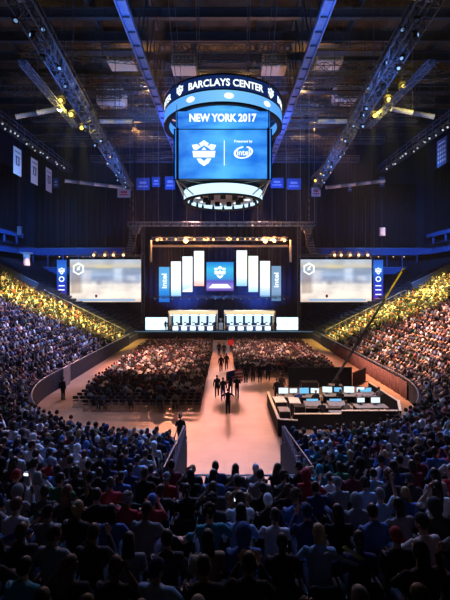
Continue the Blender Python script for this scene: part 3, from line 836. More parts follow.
# sloped lower frame, pale lower ring and equipment tray
fr = MB()
for sx in (-1, 1):
    for sy in (-1, 1): fr.bar((sx*4.0, sy*4.0, 18.1+B0), (sx*2.4, sy*2.4, 16.9+B0), .1, .1); fr.bar((sx*4.0, sy*4.0, 18.1+B0), (sx*3.3, sy*1.8, 16.9+B0), .06, .06); fr.bar((sx*4, sy*4, 18.1+B0), (sx*1.7, sy*3.4, 17.9+B0), .06, .06)
    fr.box((sx*4.0, 0, 18.05+B0), (.1, 8, .1)); fr.box((0, sx*4.0, 18.05+B0), (8, .1, .1))
fr.build('lower_frame', M['alu'], sb)
ringband(3.75, 16.95+B0, 17.85+B0, .3, 'lower_ring', 'low_led', sb); ringband(3.8, 17.83+B0, 17.95+B0, .4, 'ring_trim', 'black', sb); ringband(3.8, 16.85+B0, 16.96+B0, .4, 'ring_trim', 'black', sb)
mb = MB(); mb.tube([(0,0,17.3+B0), (0,0,17.36+B0)], [3.4, 3.4], 32); mb.build('tray', M['white'], sb)
eq = MB(); r = random.Random(2)
for i in range(18):
    a = 2*PI*i/18; R = 3.0+.25*(i % 2); eq.tube([(R*math.sin(a), -R*math.cos(a), 16.8+B0), (R*math.sin(a), -R*math.cos(a), 17.0+B0), (R*math.sin(a), -R*math.cos(a), 17.3+B0)], [.11, .13, .04], 8)
for i in range(9): a = 2*PI*i/9; eq.box((1.7*math.sin(a), -1.7*math.cos(a), 17.1+B0), (.5, .4, .4))
eq.build('speaker_pod', M['black'], sb)
for i in range(8):
    a = 2*PI*i/8+.2; MB().ell((2.4*math.sin(a), -2.4*math.cos(a), 17.27+B0), (.34, .34, .06), 10, 5).build('downlight', M['paint_white'], sb)
cb = MB()
for sx in (-1, 1):
    for sy in (-1, 1): cb.tube([(sx*2.2, sy*2.2, 24.2+B0), (sx*2.6, sy*2.6, 40.9+B0)], .04, 5); cb.tube([(sx*3.9, sy*3.9, 25+B0), (sx*5.4, sy*4.2, 40.9+B0)], .03, 5)
cb.build('hanging_cable', M['alu'], sb)
tag(sb, 'four-sided blue video scoreboard with ring banner hanging over the arena floor', 'scoreboard')

# ------------------------------------------------------------------ roof steel
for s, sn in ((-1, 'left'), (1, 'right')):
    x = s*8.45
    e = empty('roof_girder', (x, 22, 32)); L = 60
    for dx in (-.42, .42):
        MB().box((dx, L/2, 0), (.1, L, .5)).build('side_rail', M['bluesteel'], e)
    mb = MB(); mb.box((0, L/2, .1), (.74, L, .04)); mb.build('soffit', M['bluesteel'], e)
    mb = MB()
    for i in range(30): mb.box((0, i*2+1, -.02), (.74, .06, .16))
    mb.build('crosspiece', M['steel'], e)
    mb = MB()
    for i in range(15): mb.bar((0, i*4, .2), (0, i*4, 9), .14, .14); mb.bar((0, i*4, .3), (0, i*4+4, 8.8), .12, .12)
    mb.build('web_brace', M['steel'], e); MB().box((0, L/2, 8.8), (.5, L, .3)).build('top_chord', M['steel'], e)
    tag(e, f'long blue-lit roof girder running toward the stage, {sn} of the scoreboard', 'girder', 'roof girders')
for i, Y in enumerate(range(38, 82, 4)):
    beam((-40, Y, 38.6), (40, Y, 38.6), .5, 1.0, f'dark roof cross beam, {ordn(i+1)} from the front under the roof deck', group='roof cross beams')
for i, x in enumerate((-33, -27, -21, -15, -4, 4, 15, 21, 27, 33)):
    beam((x, 30, 39.9), (x, 82, 39.9), .35, .7, f'dark roof purlin running toward the stage, {ordn(i+1)} from the left', name='roof_purlin', group='roof purlins')
# secondary roof trusses
qr = random.Random(77)
for i, Y in enumerate((44.5, 47, 50.5, 54.5, 57.5, 62.5, 66.5, 70.5)):
    for s, sn in ((-1, 'left'), (1, 'right')):
        z = 34.5-.3*i+qr.uniform(-.6, .9); truss((s*9.2, Y, z), (s*(24+qr.uniform(-4, 6)), Y+qr.uniform(-2, 2), z+qr.uniform(-.6, .6)), .7, 1.0, f'dark roof truss {sn} of the blue girders, {ordn(i+1)} toward the stage', m='roofsteel', r=.045, name='roof_truss', group='secondary roof trusses')
    truss((-8, Y+.7, 36.8), (8, Y+.7, 36.8), .6, .9, f'dark roof truss between the blue girders, {ordn(i+1)} toward the stage', m='roofsteel', r=.045, name='roof_truss', group='secondary roof trusses')
# service catwalks and plant under the roof
for i, (Y, x0, x1, z) in enumerate(((44, -20, -10, 35.5), (44, 10, 20, 35.5), (52, -30, 30, 35), (60, -30, 30, 34.5), (68, -28, 28, 34), (75, -26, 26, 33))):
    e = empty('catwalk', (x0, Y, z)); W = x1-x0
    MB().box((W/2, 0, 0), (W, 1.0, .12)).build('walkway', M['steel'], e)
    mb = MB()
    for sy in (-.5, .5):
        for h in (.55, 1.05): mb.tube([(0, sy, h), (W, sy, h)], .03, 5)
        for k in range(int(W/2)+1): mb.tube([(k*2, sy, 0), (k*2, sy, 1.05)], .025, 5)
    mb.build('guardrail', M['alu'], e)
    for k in range(int(W/6)+1): MB().tube([(k*6, 0, 0), (k*6, 0, 41-z)], .04, 5).build('hanger', M['steel'], e)
    tag(e, f'grey service catwalk with guardrails hung under the roof, {ordn(i+1)} counted toward the stage', 'catwalk', 'service catwalks')
pl = [(-12.5, 47, 36.5, 3.2, 1.6), (12.5, 47, 36.5, 3.2, 1.6), (-5.2, 49, 37, 3, 1.6), (6.2, 49, 37, 3, 1.6), (-17, 58, 37, 4, 2), (18, 57, 37, 4, 2), (-3, 57, 37, 2.4, 1.5), (4, 57, 37, 2.4, 1.5)]
for i, (x, Y, z, w, h) in enumerate(pl):
    e = empty('air_handler', (x, Y, z-h/2)); MB().box((0, 0, h/2), (w, 2.2, h)).build('cabinet', M['cream'], e)
    mb = MB()
    for k in range(6): mb.box((0, -1.12, .25+k*(h-.4)/6), (w*.86, .05, .08))
    mb.build('louvre', M['steel'], e); mb = MB(); 
    for sx in (-1, 1): mb.tube([(sx*w*.4, 0, h), (sx*w*.4, 0, 41-z+h/2)], .04, 5)
    mb.build('hanger', M['steel'], e)
    tag(e, f'cream boxy air handler hung in the roof steel, {ordn(i+1)} of eight by distance', 'air handler', 'air handlers in the roof')
# pale ducts across the sides
for s, sn in ((-1, 'left'), (1, 'right')):
    for i, (p0, p1, r) in enumerate((((-20.6, 38, 25.6), (-16.4, 38, 26.4), .22), ((-13.2, 24.5, 27.2), (-10.4, 24.5, 27.6), .2), ((-13.2, 40, 26), (-9.6, 40, 26), .22), ((-26.5, 64, 26.3), (-16.8, 64, 25.2), .28))):
        q = lambda p: (-p[0]*1.0 if s > 0 else p[0], p[1], p[2])
        pipe(q(p0), q(p1), r, f"pale round duct on the {sn} side, {('beside the lighting truss','high near the top','close to the roof girder','above the black drape')[i]}", group='pale ducts')
        # hanger rods
        m = MB(); m.tube([(0,0,0), (0,0,41-p0[2])], .03, 5); m2 = (Vector(q(p0))+Vector(q(p1)))/2
        tag(m.build('hanger_rod', M['steel'], loc=m2), f"thin rod holding the {sn} duct {('beside the lighting truss','high near the top','close to the roof girder','above the black drape')[i]}", 'rod', 'duct rods')

# ------------------------------------------------------------------ side lighting trusses and their lamps
lr = random.Random(9)
for s, sn in ((-1, 'left'), (1, 'right')):
    A, B = Vector((s*11.2, 20, 24.6)), Vector((s*15.0, 60, 24.2))
    if s > 0: B.x = 14.2
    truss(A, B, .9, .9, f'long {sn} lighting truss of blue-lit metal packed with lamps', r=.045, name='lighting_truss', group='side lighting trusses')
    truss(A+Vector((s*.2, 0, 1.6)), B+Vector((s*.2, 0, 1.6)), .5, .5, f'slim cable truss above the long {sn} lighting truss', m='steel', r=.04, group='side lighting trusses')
    d = B-A
    for i in range(5):
        p = A+d*(i/4.0+.001); m = MB(); 
        for dx in (-.35, .35): m.tube([(dx, 0, .45), (dx, 0, 41-p.z)], .025, 5)
        tag(m.build('hoist_chain', M['steel'], loc=p), f'hoist chains of the {sn} lighting truss, {ordn(i+1)} pair from the front', 'chain', 'hoist chains')
    for i in range(34):
        f = (i+.5)/34; p = A+d*f+Vector((lr.uniform(-.5, .5), 0, -.45 if i % 3 else .62)); b = lr.random()
        lamp(p, (0 if s < 0 else 0)+lr.uniform(-.8, .8), f'small lamp on the {sn} lighting truss, {ordn(i+1)} from the front', 'lamps on the side trusses', (.3, .55, 1) if b < .85 else (1, .6, .35), (.05+.12*lr.random()) if b > .3 else .004, .95)
    # outer slim truss with yellow lamps
    if s < 0: A2, B2 = at(22, 62, 29), at(76, 127, 40)
    else: A2, B2 = at(432, 62, 29), at(368, 127, 40)
    truss(A2, B2, .5, .35, f'slim {sn} outer truss carrying yellow lamps', r=.035, group='outer trusses')
    for k, (px, py, pw) in enumerate(((62, 100, .45), (72.5, 114, 1.0), (83, 127, .4)) if s < 0 else ((402, 86, .5), (387.5, 99, 1.4), (373.5, 115, .9))):
        p = at(px, py, 36+k)
        lamp(p+Vector((0, 0, .31)), 0, f"bright yellow lamp on the {sn} outer truss, {('front','middle','back')[k]} of three", 'yellow lamps', (1, .66, .12), .2+.15*pw, 1.7)
        d = bpy.data.lights.new('glare_lamp', 'POINT'); d.energy = 420*pw; d.color = (1, .7, .08); d.shadow_soft_size = .2; o = bpy.data.objects.new('glare_lamp', d); C.objects.link(o); o.location = p+Vector((0, -.7, 0))
        tg = ((31, 50, 9.5), (24, 51, 6.5), (18.5, 55, 4))[k]; spot(p+Vector((0, -.2, -.75)), (s*tg[0], tg[1], tg[2]), (230000, 190000, 170000)[k], (1, .78, .17), 30, 1, .25)
        m = MB(); m.tube([(0,0,.1), (0,0,41-p.z)], .02, 5); tag(m.build('lamp_hanger', M['steel'], loc=p+Vector((0,0,.3))), f"thin rod above the {('front','middle','back')[k]} yellow lamp, {sn} side", 'rod', 'lamp rods')
for k, (px, py) in enumerate(((327, 165), (320, 173), (315, 179.5))):
    p = at(px, py, 56+k); lamp(p+Vector((0,0,.31)), 0, f"yellow lamp at the stage end of the right truss, {('upper','middle','lower')[k]} of three", 'yellow lamps', (1, .7, .1), .3, 1.9)
truss(at(313, 178, 60), at(335, 158, 50), .6, .4, 'short slim truss behind the three far yellow lamps', r=.03)
truss(at(132, 186, 60), at(108, 163, 52), .6, .4, 'short slim truss at the stage end, left side', r=.03)

# high side walkways with dotted lamps, and hanging banners
for s, sn in ((-1, 'left'), (1, 'right')):
    e = empty('side_catwalk', (s*31, 42, 31.4)); MB().box((0, 17, -.1), (1.6, 34, .15)).build('walkway', M['steel'], e)
    mb = MB()
    for sx in (-.8, .8):
        for h in (.5, 1.1): mb.tube([(sx, 0, h), (sx, 34, h)], .035, 5)
        for k in range(18): mb.tube([(sx, k*2, 0), (sx, k*2, 1.1)], .03, 5)
    mb.build('guardrail', M['bluesteel'], e)
    mb = MB(); 
    for k in range(6): mb.tube([(0, 3+k*6, 0), (0, 3+k*6, 9.6)], .05, 5)
    mb.build('hanger', M['steel'], e)
    tag(e, f'dark high catwalk with a row of small white lamps along the {sn} side', 'catwalk')
    for k in range(22):
        lamp(Vector((s*(30.4+.5*lr.random()), 50+k*1.1+lr.uniform(-.3, .3), 31.3+lr.uniform(-.1, .5))), lr.uniform(-.4, .4), f'tiny white lamp on the high {sn} catwalk, {ordn(k+1)} from the front', 'tiny catwalk lamps', (.8, .9, 1), .04+.05*lr.random(), 1.3)
    if s < 0:
        for k, Y in enumerate((56, 61, 66)):
            b = empty('hanging_banner', (s*30.2, Y, 25)); MB().box((0, 0, 1.95), (.06, 2.1, 3.9)).build('cloth', M['banner'], b)
            mb = MB(); 
            mb.box((.05, 0, 2.6), (.02, 1.2, .18)); mb.box((.05, .35, 2.0), (.02, .3, 1.2)); mb.box((.05, -.35, 2.0), (.02, .3, 1.2)); mb.box((.05, 0, 1.45), (.02, .5, .18)); mb.box((.05, 0, 3.3), (.02, 1.5, .14)); mb.build('print', M['ink'], b)
            mb = MB(); mb.tube([(0, -1.1, 3.95), (0, 1.1, 3.95)], .05, 6)
            for q in (-1, 1): mb.tube([(0, q, 3.95), (0, q, 6.25)], .02, 5)
            mb.build('hanging_bar', M['steel'], b)
            tag(b, f"pale blue cloth banner hanging at upper left, {('nearest','middle','farthest')[k]} of three", 'banner', 'hanging banners')
    else:
        for k, Y in enumerate((53.6,)):
            b = empty('hanging_banner', (s*30.2, Y, 25.6)); MB().box((0, 0, 1.9), (.06, 2.4, 3.6)).build('cloth', M['bluecloth'], b)
            mb = MB(); 
            for r_ in range(4): 
                for c_ in range(4): mb.box((-.05, -.8+c_*.52, .7+r_*.6), (.02, .3, .34))
            mb.box((-.05, 0, 3.2), (.02, 1.6, .2)); mb.build('print', M['banner'], b)
            mb = MB(); mb.tube([(0, -1.2, 3.75), (0, 1.2, 3.75)], .05, 6); 
            for q in (-1, 1): mb.tube([(0, q, 3.7), (0, q, 5.7)], .02, 5)
            mb.build('hanging_bar', M['steel'], b); tag(b, 'blue printed cloth banner hanging at upper right edge', 'banner')
    # small hanging pennants in front of the drape
for k, (px, py, w, h, m) in enumerate(((143, 184, 13, 12, 'bluecloth'), (156, 182, 8, 10, 'bluecloth'), (170, 183, 10, 13, 'bluecloth'), (277, 183, 13, 10, 'bluecloth'), (294, 184, 14, 11, 'bluecloth'), (124, 193, 13, 9, 'banner'), (316, 192, 9, 9, 'banner'), (56, 183, 5, 10, 'bluecloth'), (382, 182, 5, 10, 'bluecloth'), (350, 188, 4, 8, 'bluecloth'))):
    Y = 76; p = at(px, py, Y); W, Hh = w*Y/F, h*Y/F; b = empty('pennant', p-Vector((0, 0, Hh/2)))
    MB().box((0, 0, Hh/2), (W, .05, Hh)).build('cloth', M[m], b)
    mb = MB(); mb.box((0, -.04, Hh*.3), (W*.7, .02, Hh*.12)); mb.box((0, -.04, Hh*.6), (W*.5, .02, Hh*.2)); mb.build('print', M['banner' if m != 'banner' else 'red'], b)
    mb = MB(); mb.tube([(-W/2, 0, Hh), (W/2, 0, Hh)], .04, 5)
    for q in (-1, 1): mb.tube([(q*W*.4, 0, Hh), (q*W*.4, 0, 41-p.z+Hh/2)], .02, 5)
    mb.build('hanging_bar', M['steel'], b)
    nm = ('wide blue pennant left of scoreboard, leftmost of three', 'small blue pennant left of scoreboard, middle of three', 'tall blue pennant nearest scoreboard on its left', 'blue pennant nearest scoreboard on its right', 'wide blue pennant second to the right of scoreboard', 'white and red pennant above the left speaker stack', 'white and red pennant above the right speaker stack', 'tiny blue pennant beside the upper left banners', 'tiny blue pennant far right above the drape', 'tiny blue pennant under the far right duct')[k]
    tag(b, nm, 'pennant', 'pennants before the black drape')

# ------------------------------------------------------------------ far end: drapes, balconies, suites
def drape(x0, x1, z0, z1, Y, label, along='x', x=0):
    mb = MB(); n = int(abs(x1-x0)/.25); V = []
    for i in range(n+1):
        a = x0+(x1-x0)*i/n; o = .12*math.sin(i*1.3)+.08*math.sin(i*.41)
        for z in (z0, z1): V.append((a, Y+o, z) if along == 'x' else (x+o, a, z))
        for z in (z1, z0): V.append((a, Y+o+.05, z) if along == 'x' else (x+o+.05, a, z))
    fs = []
    for i in range(n):
        for j in range(4): a = 4*i+j; b = 4*i+(j+1) % 4; fs.append((a, b, b+4, a+4))
    mb.add(V, fs); return tag(mb.build('drape', M['drape'], smooth=True), label, 'drape', 'black drapes')
drape(-40, -17.5, 17, 30, 80.5, 'tall black drape behind the left side screen'); drape(-17.2, 16.8, 17, 30, 81, 'tall black drape behind the stage lights, centre'); drape(17.1, 40, 17, 30, 80.5, 'tall black drape behind the right side screen')
drape(20, 78, 20, 32, 0, 'tall black drape along the upper left side', 'y', -42.2); drape(20, 78, 20, 32, 0, 'tall black drape along the upper right side', 'y', 42.2)
drape(-20, 18.5, 0, 17, 79, 'black drape closing the stage behind the banners')
def ledge(pts, z0, z1, name, m, label, cat, dep=1.2):
    e = empty(name, (pts[0][0], pts[0][1], z0)); o = Vector((pts[0][0], pts[0][1], 0))
    mb = MB(); sl = MB()
    for a, b in zip(pts, pts[1:]):
        a, b = Vector((*a, 0))-o, Vector((*b, 0))-o; h = z1-z0
        mb.bar(a+Vector((0,0,h/2)), b+Vector((0,0,h/2)), .2, h)
        sl.bar(a+Vector((0,0,h+.03)), b+Vector((0,0,h+.03)), .3, .08)
    mb.build('fascia', M[m], e); sl.build('coping', M['alu'], e); return tag(e, label, cat, 'balcony fronts')
for s, sn in ((-1, 'left'), (1, 'right')):
    ledge([(s*15, 79.6), (s*39, 79.6), (s*41, 76), (s*41, 40)], 15.2, 16.6, 'balcony_front', 'fascia', f'dark blue long balcony front at the far {sn} end, upper of two', 'balcony')
    ledge([(s*40.4, 77), (s*40.4, 40)], 18.4, 19.1, 'balcony_front', 'fascia', f'thin blue balcony edge high along the {sn} wall', 'balcony')
    ledge([(s*22, 78.6), (s*38, 78.6), (s*39.5, 75)], 11.2, 12.6, 'balcony_front', 'fascia', f'blue lower balcony front under the suites, far {sn} end', 'balcony')
    mb = MB(); mb.box((s*41, 58, 16.8), (3, 40, .2)); mb.box((s*29, 81.3, 15.1), (26, 3, .2)); mb.box((s*31, 80.7, 11.1), (20, 3.6, .2)); mb.box((s*41.3, 58, 19.2), (3, 40, .15)); struct(mb.build('floor_suite_'+sn, M['wall']))
    mb = MB()
    for k in range(7): mb.box((s*(21+k*3.1), 79.4, 13.8), (.18, .3, 2.7))
    for k in range(8): mb.box((s*40.8, 46+k*4.2, 17.6), (.3, .18, 1.7))
    struct(mb.build('wall_suite_divider_'+sn, M['fascia']))
    for k in range(7):
        p = Vector((s*(23+k*2.3+lr.uniform(-.5, .5)), 79.8, 14.85)); g = empty('suite_lamp', p); MB().tube([(0,0,.2), (0,0,.05)], .03, 5).build('stem', M['black'], g); MB().ell((0,0,0), (.13,.13,.1), 8, 6).build('bulb', M['warmled'], g)
        tag(g, f'tiny warm lamp in the far {sn} suites, {ordn(k+1)} from the stage', 'lamp', 'suite lamps')
# warm-lit column at left, speaker cluster at right, rake walls and rails of the empty section
def obox(name, c, d, m, label, cat, group=None, rot=None):
    mb = MB(); mb.box((0, 0, d[2]/2), d, rot); o = mb.build(name, M[m], loc=(c[0], c[1], c[2]-d[2]/2)); return tag(o, label, cat, group)
col = empty('column', (-37.6, 73, 8.5)); MB().tube([(0,0,0), (0,0,1.0), (0,0,6.5)], [.7, .6, .6], 14).build('shaft', M['cream'], col, True); MB().box((0,0,6.55), (1.6, 1.6, .2)).build('capital', M['cream'], col); tag(col, 'round cream column lit orange under the left balcony', 'column')
spot((-36.5, 71.5, 14.8), (-37.6, 73, 10.5), 420, (1, .38, .1), 60)
for s, sn in ((-1, 'left'), (1, 'right')):
    a, b = Vector((s*29, 59.3, 8.25)), Vector((s*35.2, 59.3, 11.3)); m = MB(); m.bar((0,0,.45), b-a+Vector((0,0,.45)), .3, 1.3); o = m.build('stair_wall', M['grey'], loc=a); tag(o, f'grey sloping stair wall at the top of the {sn} stand', 'wall')
    e = empty('stair_rail', (s*15, 57.4, 1.3)); m = MB(); m.tube([(0,0,1.0), (s*12, 0, 7.0)], .05, 6); m.build('handrail', M['rail'], e); m = MB()
    for k in range(9): m.tube([(s*k*1.5, 0, k*.75), (s*k*1.5, 0, 1+k*.75)], .03, 5)
    m.build('post', M['rail'], e); tag(e, f'pale sloping handrail beside the last {sn} stairway before the stage', 'handrail')
gp = empty('gate_panel', (-14.15, 34.2, 0)); MB().box((0, 0, .85), (.12, 1.3, 1.7)).build('panel', M['grey'], gp); MB().box((0, .72, .9), (.18, .12, 1.8)).build('post', M['alu'], gp); tag(gp, 'pale upright gate panel against the left parapet wall', 'gate')
g = empty('speaker_cluster', (30.2, 74, 18.4)); m = MB()
for k in range(3): m.box((.0, 0, .3+k*.55), (.9, .7, .5), Matrix.Rotation(.12*k, 3, 'X'))
m.build('cabinet', M['cream'], g); MB().tube([(0,0,1.5), (0,0,22.5)], .03, 5).build('cable', M['steel'], g); tag(g, 'small pale speaker cluster hanging before the right black drape', 'speaker')
spot((30, 71, 17), (30.2, 74, 19), 500, (1, .55, .35), 50)
g = empty('speaker_cluster', (-39.5, 74, 18.6)); m = MB()
for k in range(3): m.box((.0, 0, .3+k*.55), (.7, .6, .5), Matrix.Rotation(.12*k, 3, 'X'))
m.build('cabinet', M['grey'], g); MB().tube([(0,0,1.5), (0,0,22.3)], .03, 5).build('cable', M['steel'], g); tag(g, 'small dark speaker cluster hanging before the left black drape', 'speaker')

# ------------------------------------------------------------------ stage
OX = -.77; SYD = 66.0
st = empty('stage', (OX, 64.5, 0))
MB().box((0, 6, .6), (31, 12, 1.2)).build('platform', M['black'], st)
m = MB(); m.box((0, -.08, .6), (31, .1, 1.14)); m.build('skirt', M['drape'], st)
MB().box((0, -.06, 1.16), (31, .08, .06)).build('edge_light', M['cyan'], st)
m = MB()
for k in range(4): m.box((0, -.35-.3*k, (1.2-.28*k)/2-.1), (3.2, .32, 1.1-.28*k))
m.build('steps', M['black'], st)
tag(st, 'low black stage with blue edge light and centre steps', 'stage')
# two gaming booths
def booth(cx, w, sn):
    b = empty('player_booth', (cx, 67.0, 1.2))
    MB().box((0, 2.2, 1.6), (w, .15, 3.2)).build('back_wall', M['fascia'], b)
    MB().box((0, .8, 3.25), (w+.2, 3.2, .12)).build('roof', M['cream'], b)
    m = MB(); m.box((0, -.8, 3.05), (w+.2, .12, .55)); m.build('header', M['header_led'], b)
    m = MB(); m.box((0, -.82, 2.6), (w-.4, .06, .14)); m.build('light_strip', M['deskled'], b)
    for s in (-1, 1): MB().box((s*w/2, .6, 1.6), (.14, 3.0, 3.2)).build('side_wall', M['cream'], b)
    # sloping orange foot strips either side
    for s in (-1, 1): MB().bar((s*(w/2+.1), -.9, .1), (s*(w/2+.1)-s*.5, -.9, .9), .3, .1).build('foot_strip', M['orange'], b)
    for k in range(5): MB().box((-(w-.4)/2+(w-.4)/5*(k+.5), 2.08, 1.75), ((w-.4)/5*.74, .04, 1.5)).build('back_screen', M['low_led'], b)
    MB().box((0, 2.05, 2.62), (w-.4, .05, .12)).build('shelf', M['fascia'], b)
    tag(b, f'cream and white glowing player booth on stage, {sn} of the centre gap', 'booth', 'player booths')
    dk = empty('player_desk', (cx, 66.3, 1.2)); MB().box((0, 0, .78), (w-.8, .9, .06)).build('desk_top', M['white'], dk)
    n = 5; cw_ = (w-.9)/n
    for k in range(n): MB().box((-(w-.9)/2+cw_*(k+.5), -.4, .38), (cw_*.62, .06, .62)).build('lit_panel', M['deskled'], dk)
    MB().box((0, -.36, .4), (w-.8, .05, .76)).build('front', M['fascia'], dk)
    tag(dk, f'long white player desk with lit panels, in the {sn} booth', 'desk', 'player desks')
    for k in range(n):
        x = cx-(w-.9)/2+cw_*(k+.5)
        mo = empty('monitor', (x, 66.15, 2.01)); MB().box((0, 0, .28), (.62, .04, .36)).build('display', M['mon'], mo); MB().box((0, .06, .27), (.64, .06, .38)).build('shell', M['white'], mo); m = MB(); m.box((0, .05, .05), (.06, .05, .1)); m.box((0, .05, .01), (.28, .2, .02)); m.build('stand', M['black'], mo)
        tag(mo, f'small white-backed monitor on the {sn} player desk, {ordn(k+1)} from the left', 'monitor', 'player monitors')
        person(SEATED[1], (x+.0, 67.35, 1.2), PI, lr, f'seated player in dark shirt in the {sn} booth, {ordn(k+1)} from the left', 'players on stage', shirt=('black', (.02,.02,.03), 1), hairk='short')
        ch = empty('gaming_chair', (x, 67.45, 1.2), PI); MB().box((0, .0, .45), (.5, .5, .1)).build('seat', M['black'], ch); m = MB(); m.tube([(0,-.27,.45), (0,-.3,.8), (0,-.34,1.2), (0,-.35,1.28)], [(.2,.05), (.27,.06), (.22,.05), (.12,.03)], 8, flat=(1,0,0)); m.build('backrest', M['black'], ch, True); m = MB(); m.tube([(0,0,.42), (0,0,.1)], .04, 6)
        for q in range(5): m.bar((0,0,.08), (.3*math.cos(q*1.257), .3*math.sin(q*1.257), .04), .05, .05)
        m.build('base', M['black'], ch); tag(ch, f'black high-backed gaming chair in the {sn} booth, {ordn(k+1)} from the left', 'chair', 'gaming chairs')
booth(OX-4.75, 8.3, 'left'); booth(OX+5.0, 8.6, 'right')
# centre trophy pillar between the booths
tp = empty('trophy_plinth', (OX+.05, 67, 1.2)); MB().box((0,0,.6), (.7,.6,1.2)).build('plinth', M['white'], tp); MB().tube([(0,0,1.2), (0,0,1.3), (0,0,1.45), (0,0,1.7), (0,0,1.95)], [.2, .08, .06, .2, .26], 12).build('cup', M['alu'], tp, True); tag(tp, 'white plinth with a silver cup between the two booths', 'trophy')
spot((OX, 62, 15), (OX, 67, 2), 6000, (.5, .75, 1), 20)
for s, sn, x0, x1 in ((-1, 'left', 145, 167.5), (1, 'right', 276.5, 298.5)):
    p = at((x0+x1)/2, 324, 66); w = (x1-x0)*66/F; b = empty('led_wall', (p.x, 66.2, 1.21)); MB().box((0, .1, 1.15), (w, .2, 2.3)).build('frame', M['black'], b); MB().box((0, -.03, 1.15), (w-.1, .05, 2.15)).build('screen', screen_mat('led_wing_'+sn, 'wing', 2.0), b)
    tag(b, f'low wide pale blue video wall on stage, {sn} of the booths', 'video wall', 'stage video walls')
    m = person(STAND[0], (OX+s*9.3, 65.4, 1.2), PI, lr, f'person in dark suit standing on stage beside the {sn} booth', shirt=('black', (.01,.01,.012), 1), longs=True, hairk='short')
person(STAND[3], (OX-.9, 65.5, 1.2), PI, lr, 'person in dark jacket standing on stage before the gap', shirt=('black', (.01,.01,.012), 1), longs=True, hairk='short')
# LED banners hanging above
def hang_screen(px0, px1, py0, py1, Y, kind, s, label, name='led_banner', cat='banner screen', deco=None, group='hanging stage screens', top=16.2):
    a, b = at(px0, py1, Y), at(px1, py0, Y); w, h = b.x-a.x, b.z-a.z; e = empty(name, ((a.x+b.x)/2, Y, a.z))
    MB().box((0, .1, h/2), (w+.14, .18, h+.14)).build('frame', M['black'], e)
    scn = MB().box((0, 0, h/2), (w, .06, h)).build('screen', screen_mat('led_'+label.replace(' ', '_')[:40], kind, s), e)
    mb = MB()
    for q in (-1, 1): mb.tube([(q*w*.42, .1, h), (q*w*.42, .1, top-a.z)], .03, 5)
    mb.build('hanging_cable', M['steel'], e)
    if deco: deco(scn, w, h)
    tag(e, label, cat, group); return e
def d_word(e, w, h):
    text_on('intel', (0, -.04, h*.6), h*.42, w*.5, e, 'paint_white', 'vertical_lettering', bold=.03, rot=1)
def d_slant(mname):
    def f(e, w, h): MB().prism([(-w/2, 0.02), (w/2, .02), (w/2, h*.16), (-w/2, h*.04)], -.035, -.05).build('slanted_stripe', M[mname], e)
    return f
def d_centre(e, w, h):
    emblem(0, -.04, h*.66, h*.42, e, 'paint_white')
    MB().prism([(-w*.42, h*.1), (w*.42, h*.1), (w*.28, h*.24), (-w*.28, h*.24)], -.04, -.06).build('title_bar', M['paint_white'], e)
YB = 72
hang_screen(159, 169.5, 267, 302, YB, 'deep', 1.0, 'bright blue vertical screen with white lettering, leftmost over the stage', deco=d_word)
hang_screen(171, 181, 261.5, 296.5, YB-.5, 'white_blue', 1.5, 'white and blue vertical screen, second from left over the stage')
hang_screen(182.5, 192.5, 256.5, 292, YB-1, 'white_blue', 1.5, 'white vertical screen with blue foot, third from left over stage', deco=d_slant('paint_white'))
hang_screen(194, 204, 251, 286, YB-1.5, 'white_rose', 1.5, 'white vertical screen with rosy foot, just left of the centre screen')
hang_screen(206.5, 233.5, 262, 291, YB-1, 'centre', .95, 'square blue and violet centre screen with white emblem over the stage', name='centre_screen', cat='screen', deco=d_centre)
hang_screen(236.5, 247, 250.5, 286, YB-1.5, 'white_blue', 1.5, 'white and blue vertical screen, just right of the centre screen')
hang_screen(248.5, 258, 256, 292, YB-1, 'white_green', 1.5, 'white and pale green vertical screen, second right of centre screen')
hang_screen(260, 270, 261, 297, YB-.5, 'white_blue', 1.25, 'white vertical screen with blue rim, third right of centre screen')
hang_screen(271.5, 281, 266, 301, YB, 'steel', .9, 'greyish blue vertical screen with pale lettering, rightmost over the stage', deco=d_word)
# side screens
def d_game(e, w, h):
    mb = MB()
    cx, cz, R = -w*.38, h*.78, h*.15
    for i in range(6):
        a0, a1 = PI/3*i+PI/6, PI/3*(i+1)+PI/6
        mb.prism([(cx+R*math.cos(a0), cz+R*math.sin(a0)), (cx+R*math.cos(a1), cz+R*math.sin(a1)), (cx+R*.72*math.cos(a1), cz+R*.72*math.sin(a1)), (cx+R*.72*math.cos(a0), cz+R*.72*math.sin(a0))], -.035, -.05)
    mb.box((cx, -.04, cz), (R*.5, .02, R*.22), Matrix.Rotation(.6, 3, 'Y')); mb.box((cx, -.04, cz+.1), (R*.2, .02, R*.8), Matrix.Rotation(.6, 3, 'Y'))
    mb.build('corner_logo', M['paint_white'], e)
    MB().ell((-w*.13, -.03, h*.14), (.22, .02, .28), 12, 8).build('player_figure', M['red'], e)
    mb = MB(); mb.box((w*.02, -.035, h*.05), (w*.8, .02, h*.05)); mb.build('caption_strip', M['dimtxt'], e)
def d_pillar(e, w, h):
    emblem(0, -.04, h*.74, w*.7, e, 'paint_white')
    mb = MB()
    for i in range(16):
        a0, a1 = 2*PI*i/16, 2*PI*(i+1)/16; R = w*.3
        mb.prism([(R*math.cos(a0), h*.54+R*math.sin(a0)), (R*math.cos(a1), h*.54+R*math.sin(a1)), (R*.6*math.cos(a1), h*.54+R*.6*math.sin(a1)), (R*.6*math.cos(a0), h*.54+R*.6*math.sin(a0))], -.035, -.05)
    for k, z in enumerate((.38, .28, .17)): mb.box((0, -.04, h*z), (w*.62, .02, h*.025))
    mb.build('print', M['paint_white'], e); MB().box((0, -.04, h*.07), (w*.62, .02, h*.035)).build('pink_bar', M['pinkled'], e)
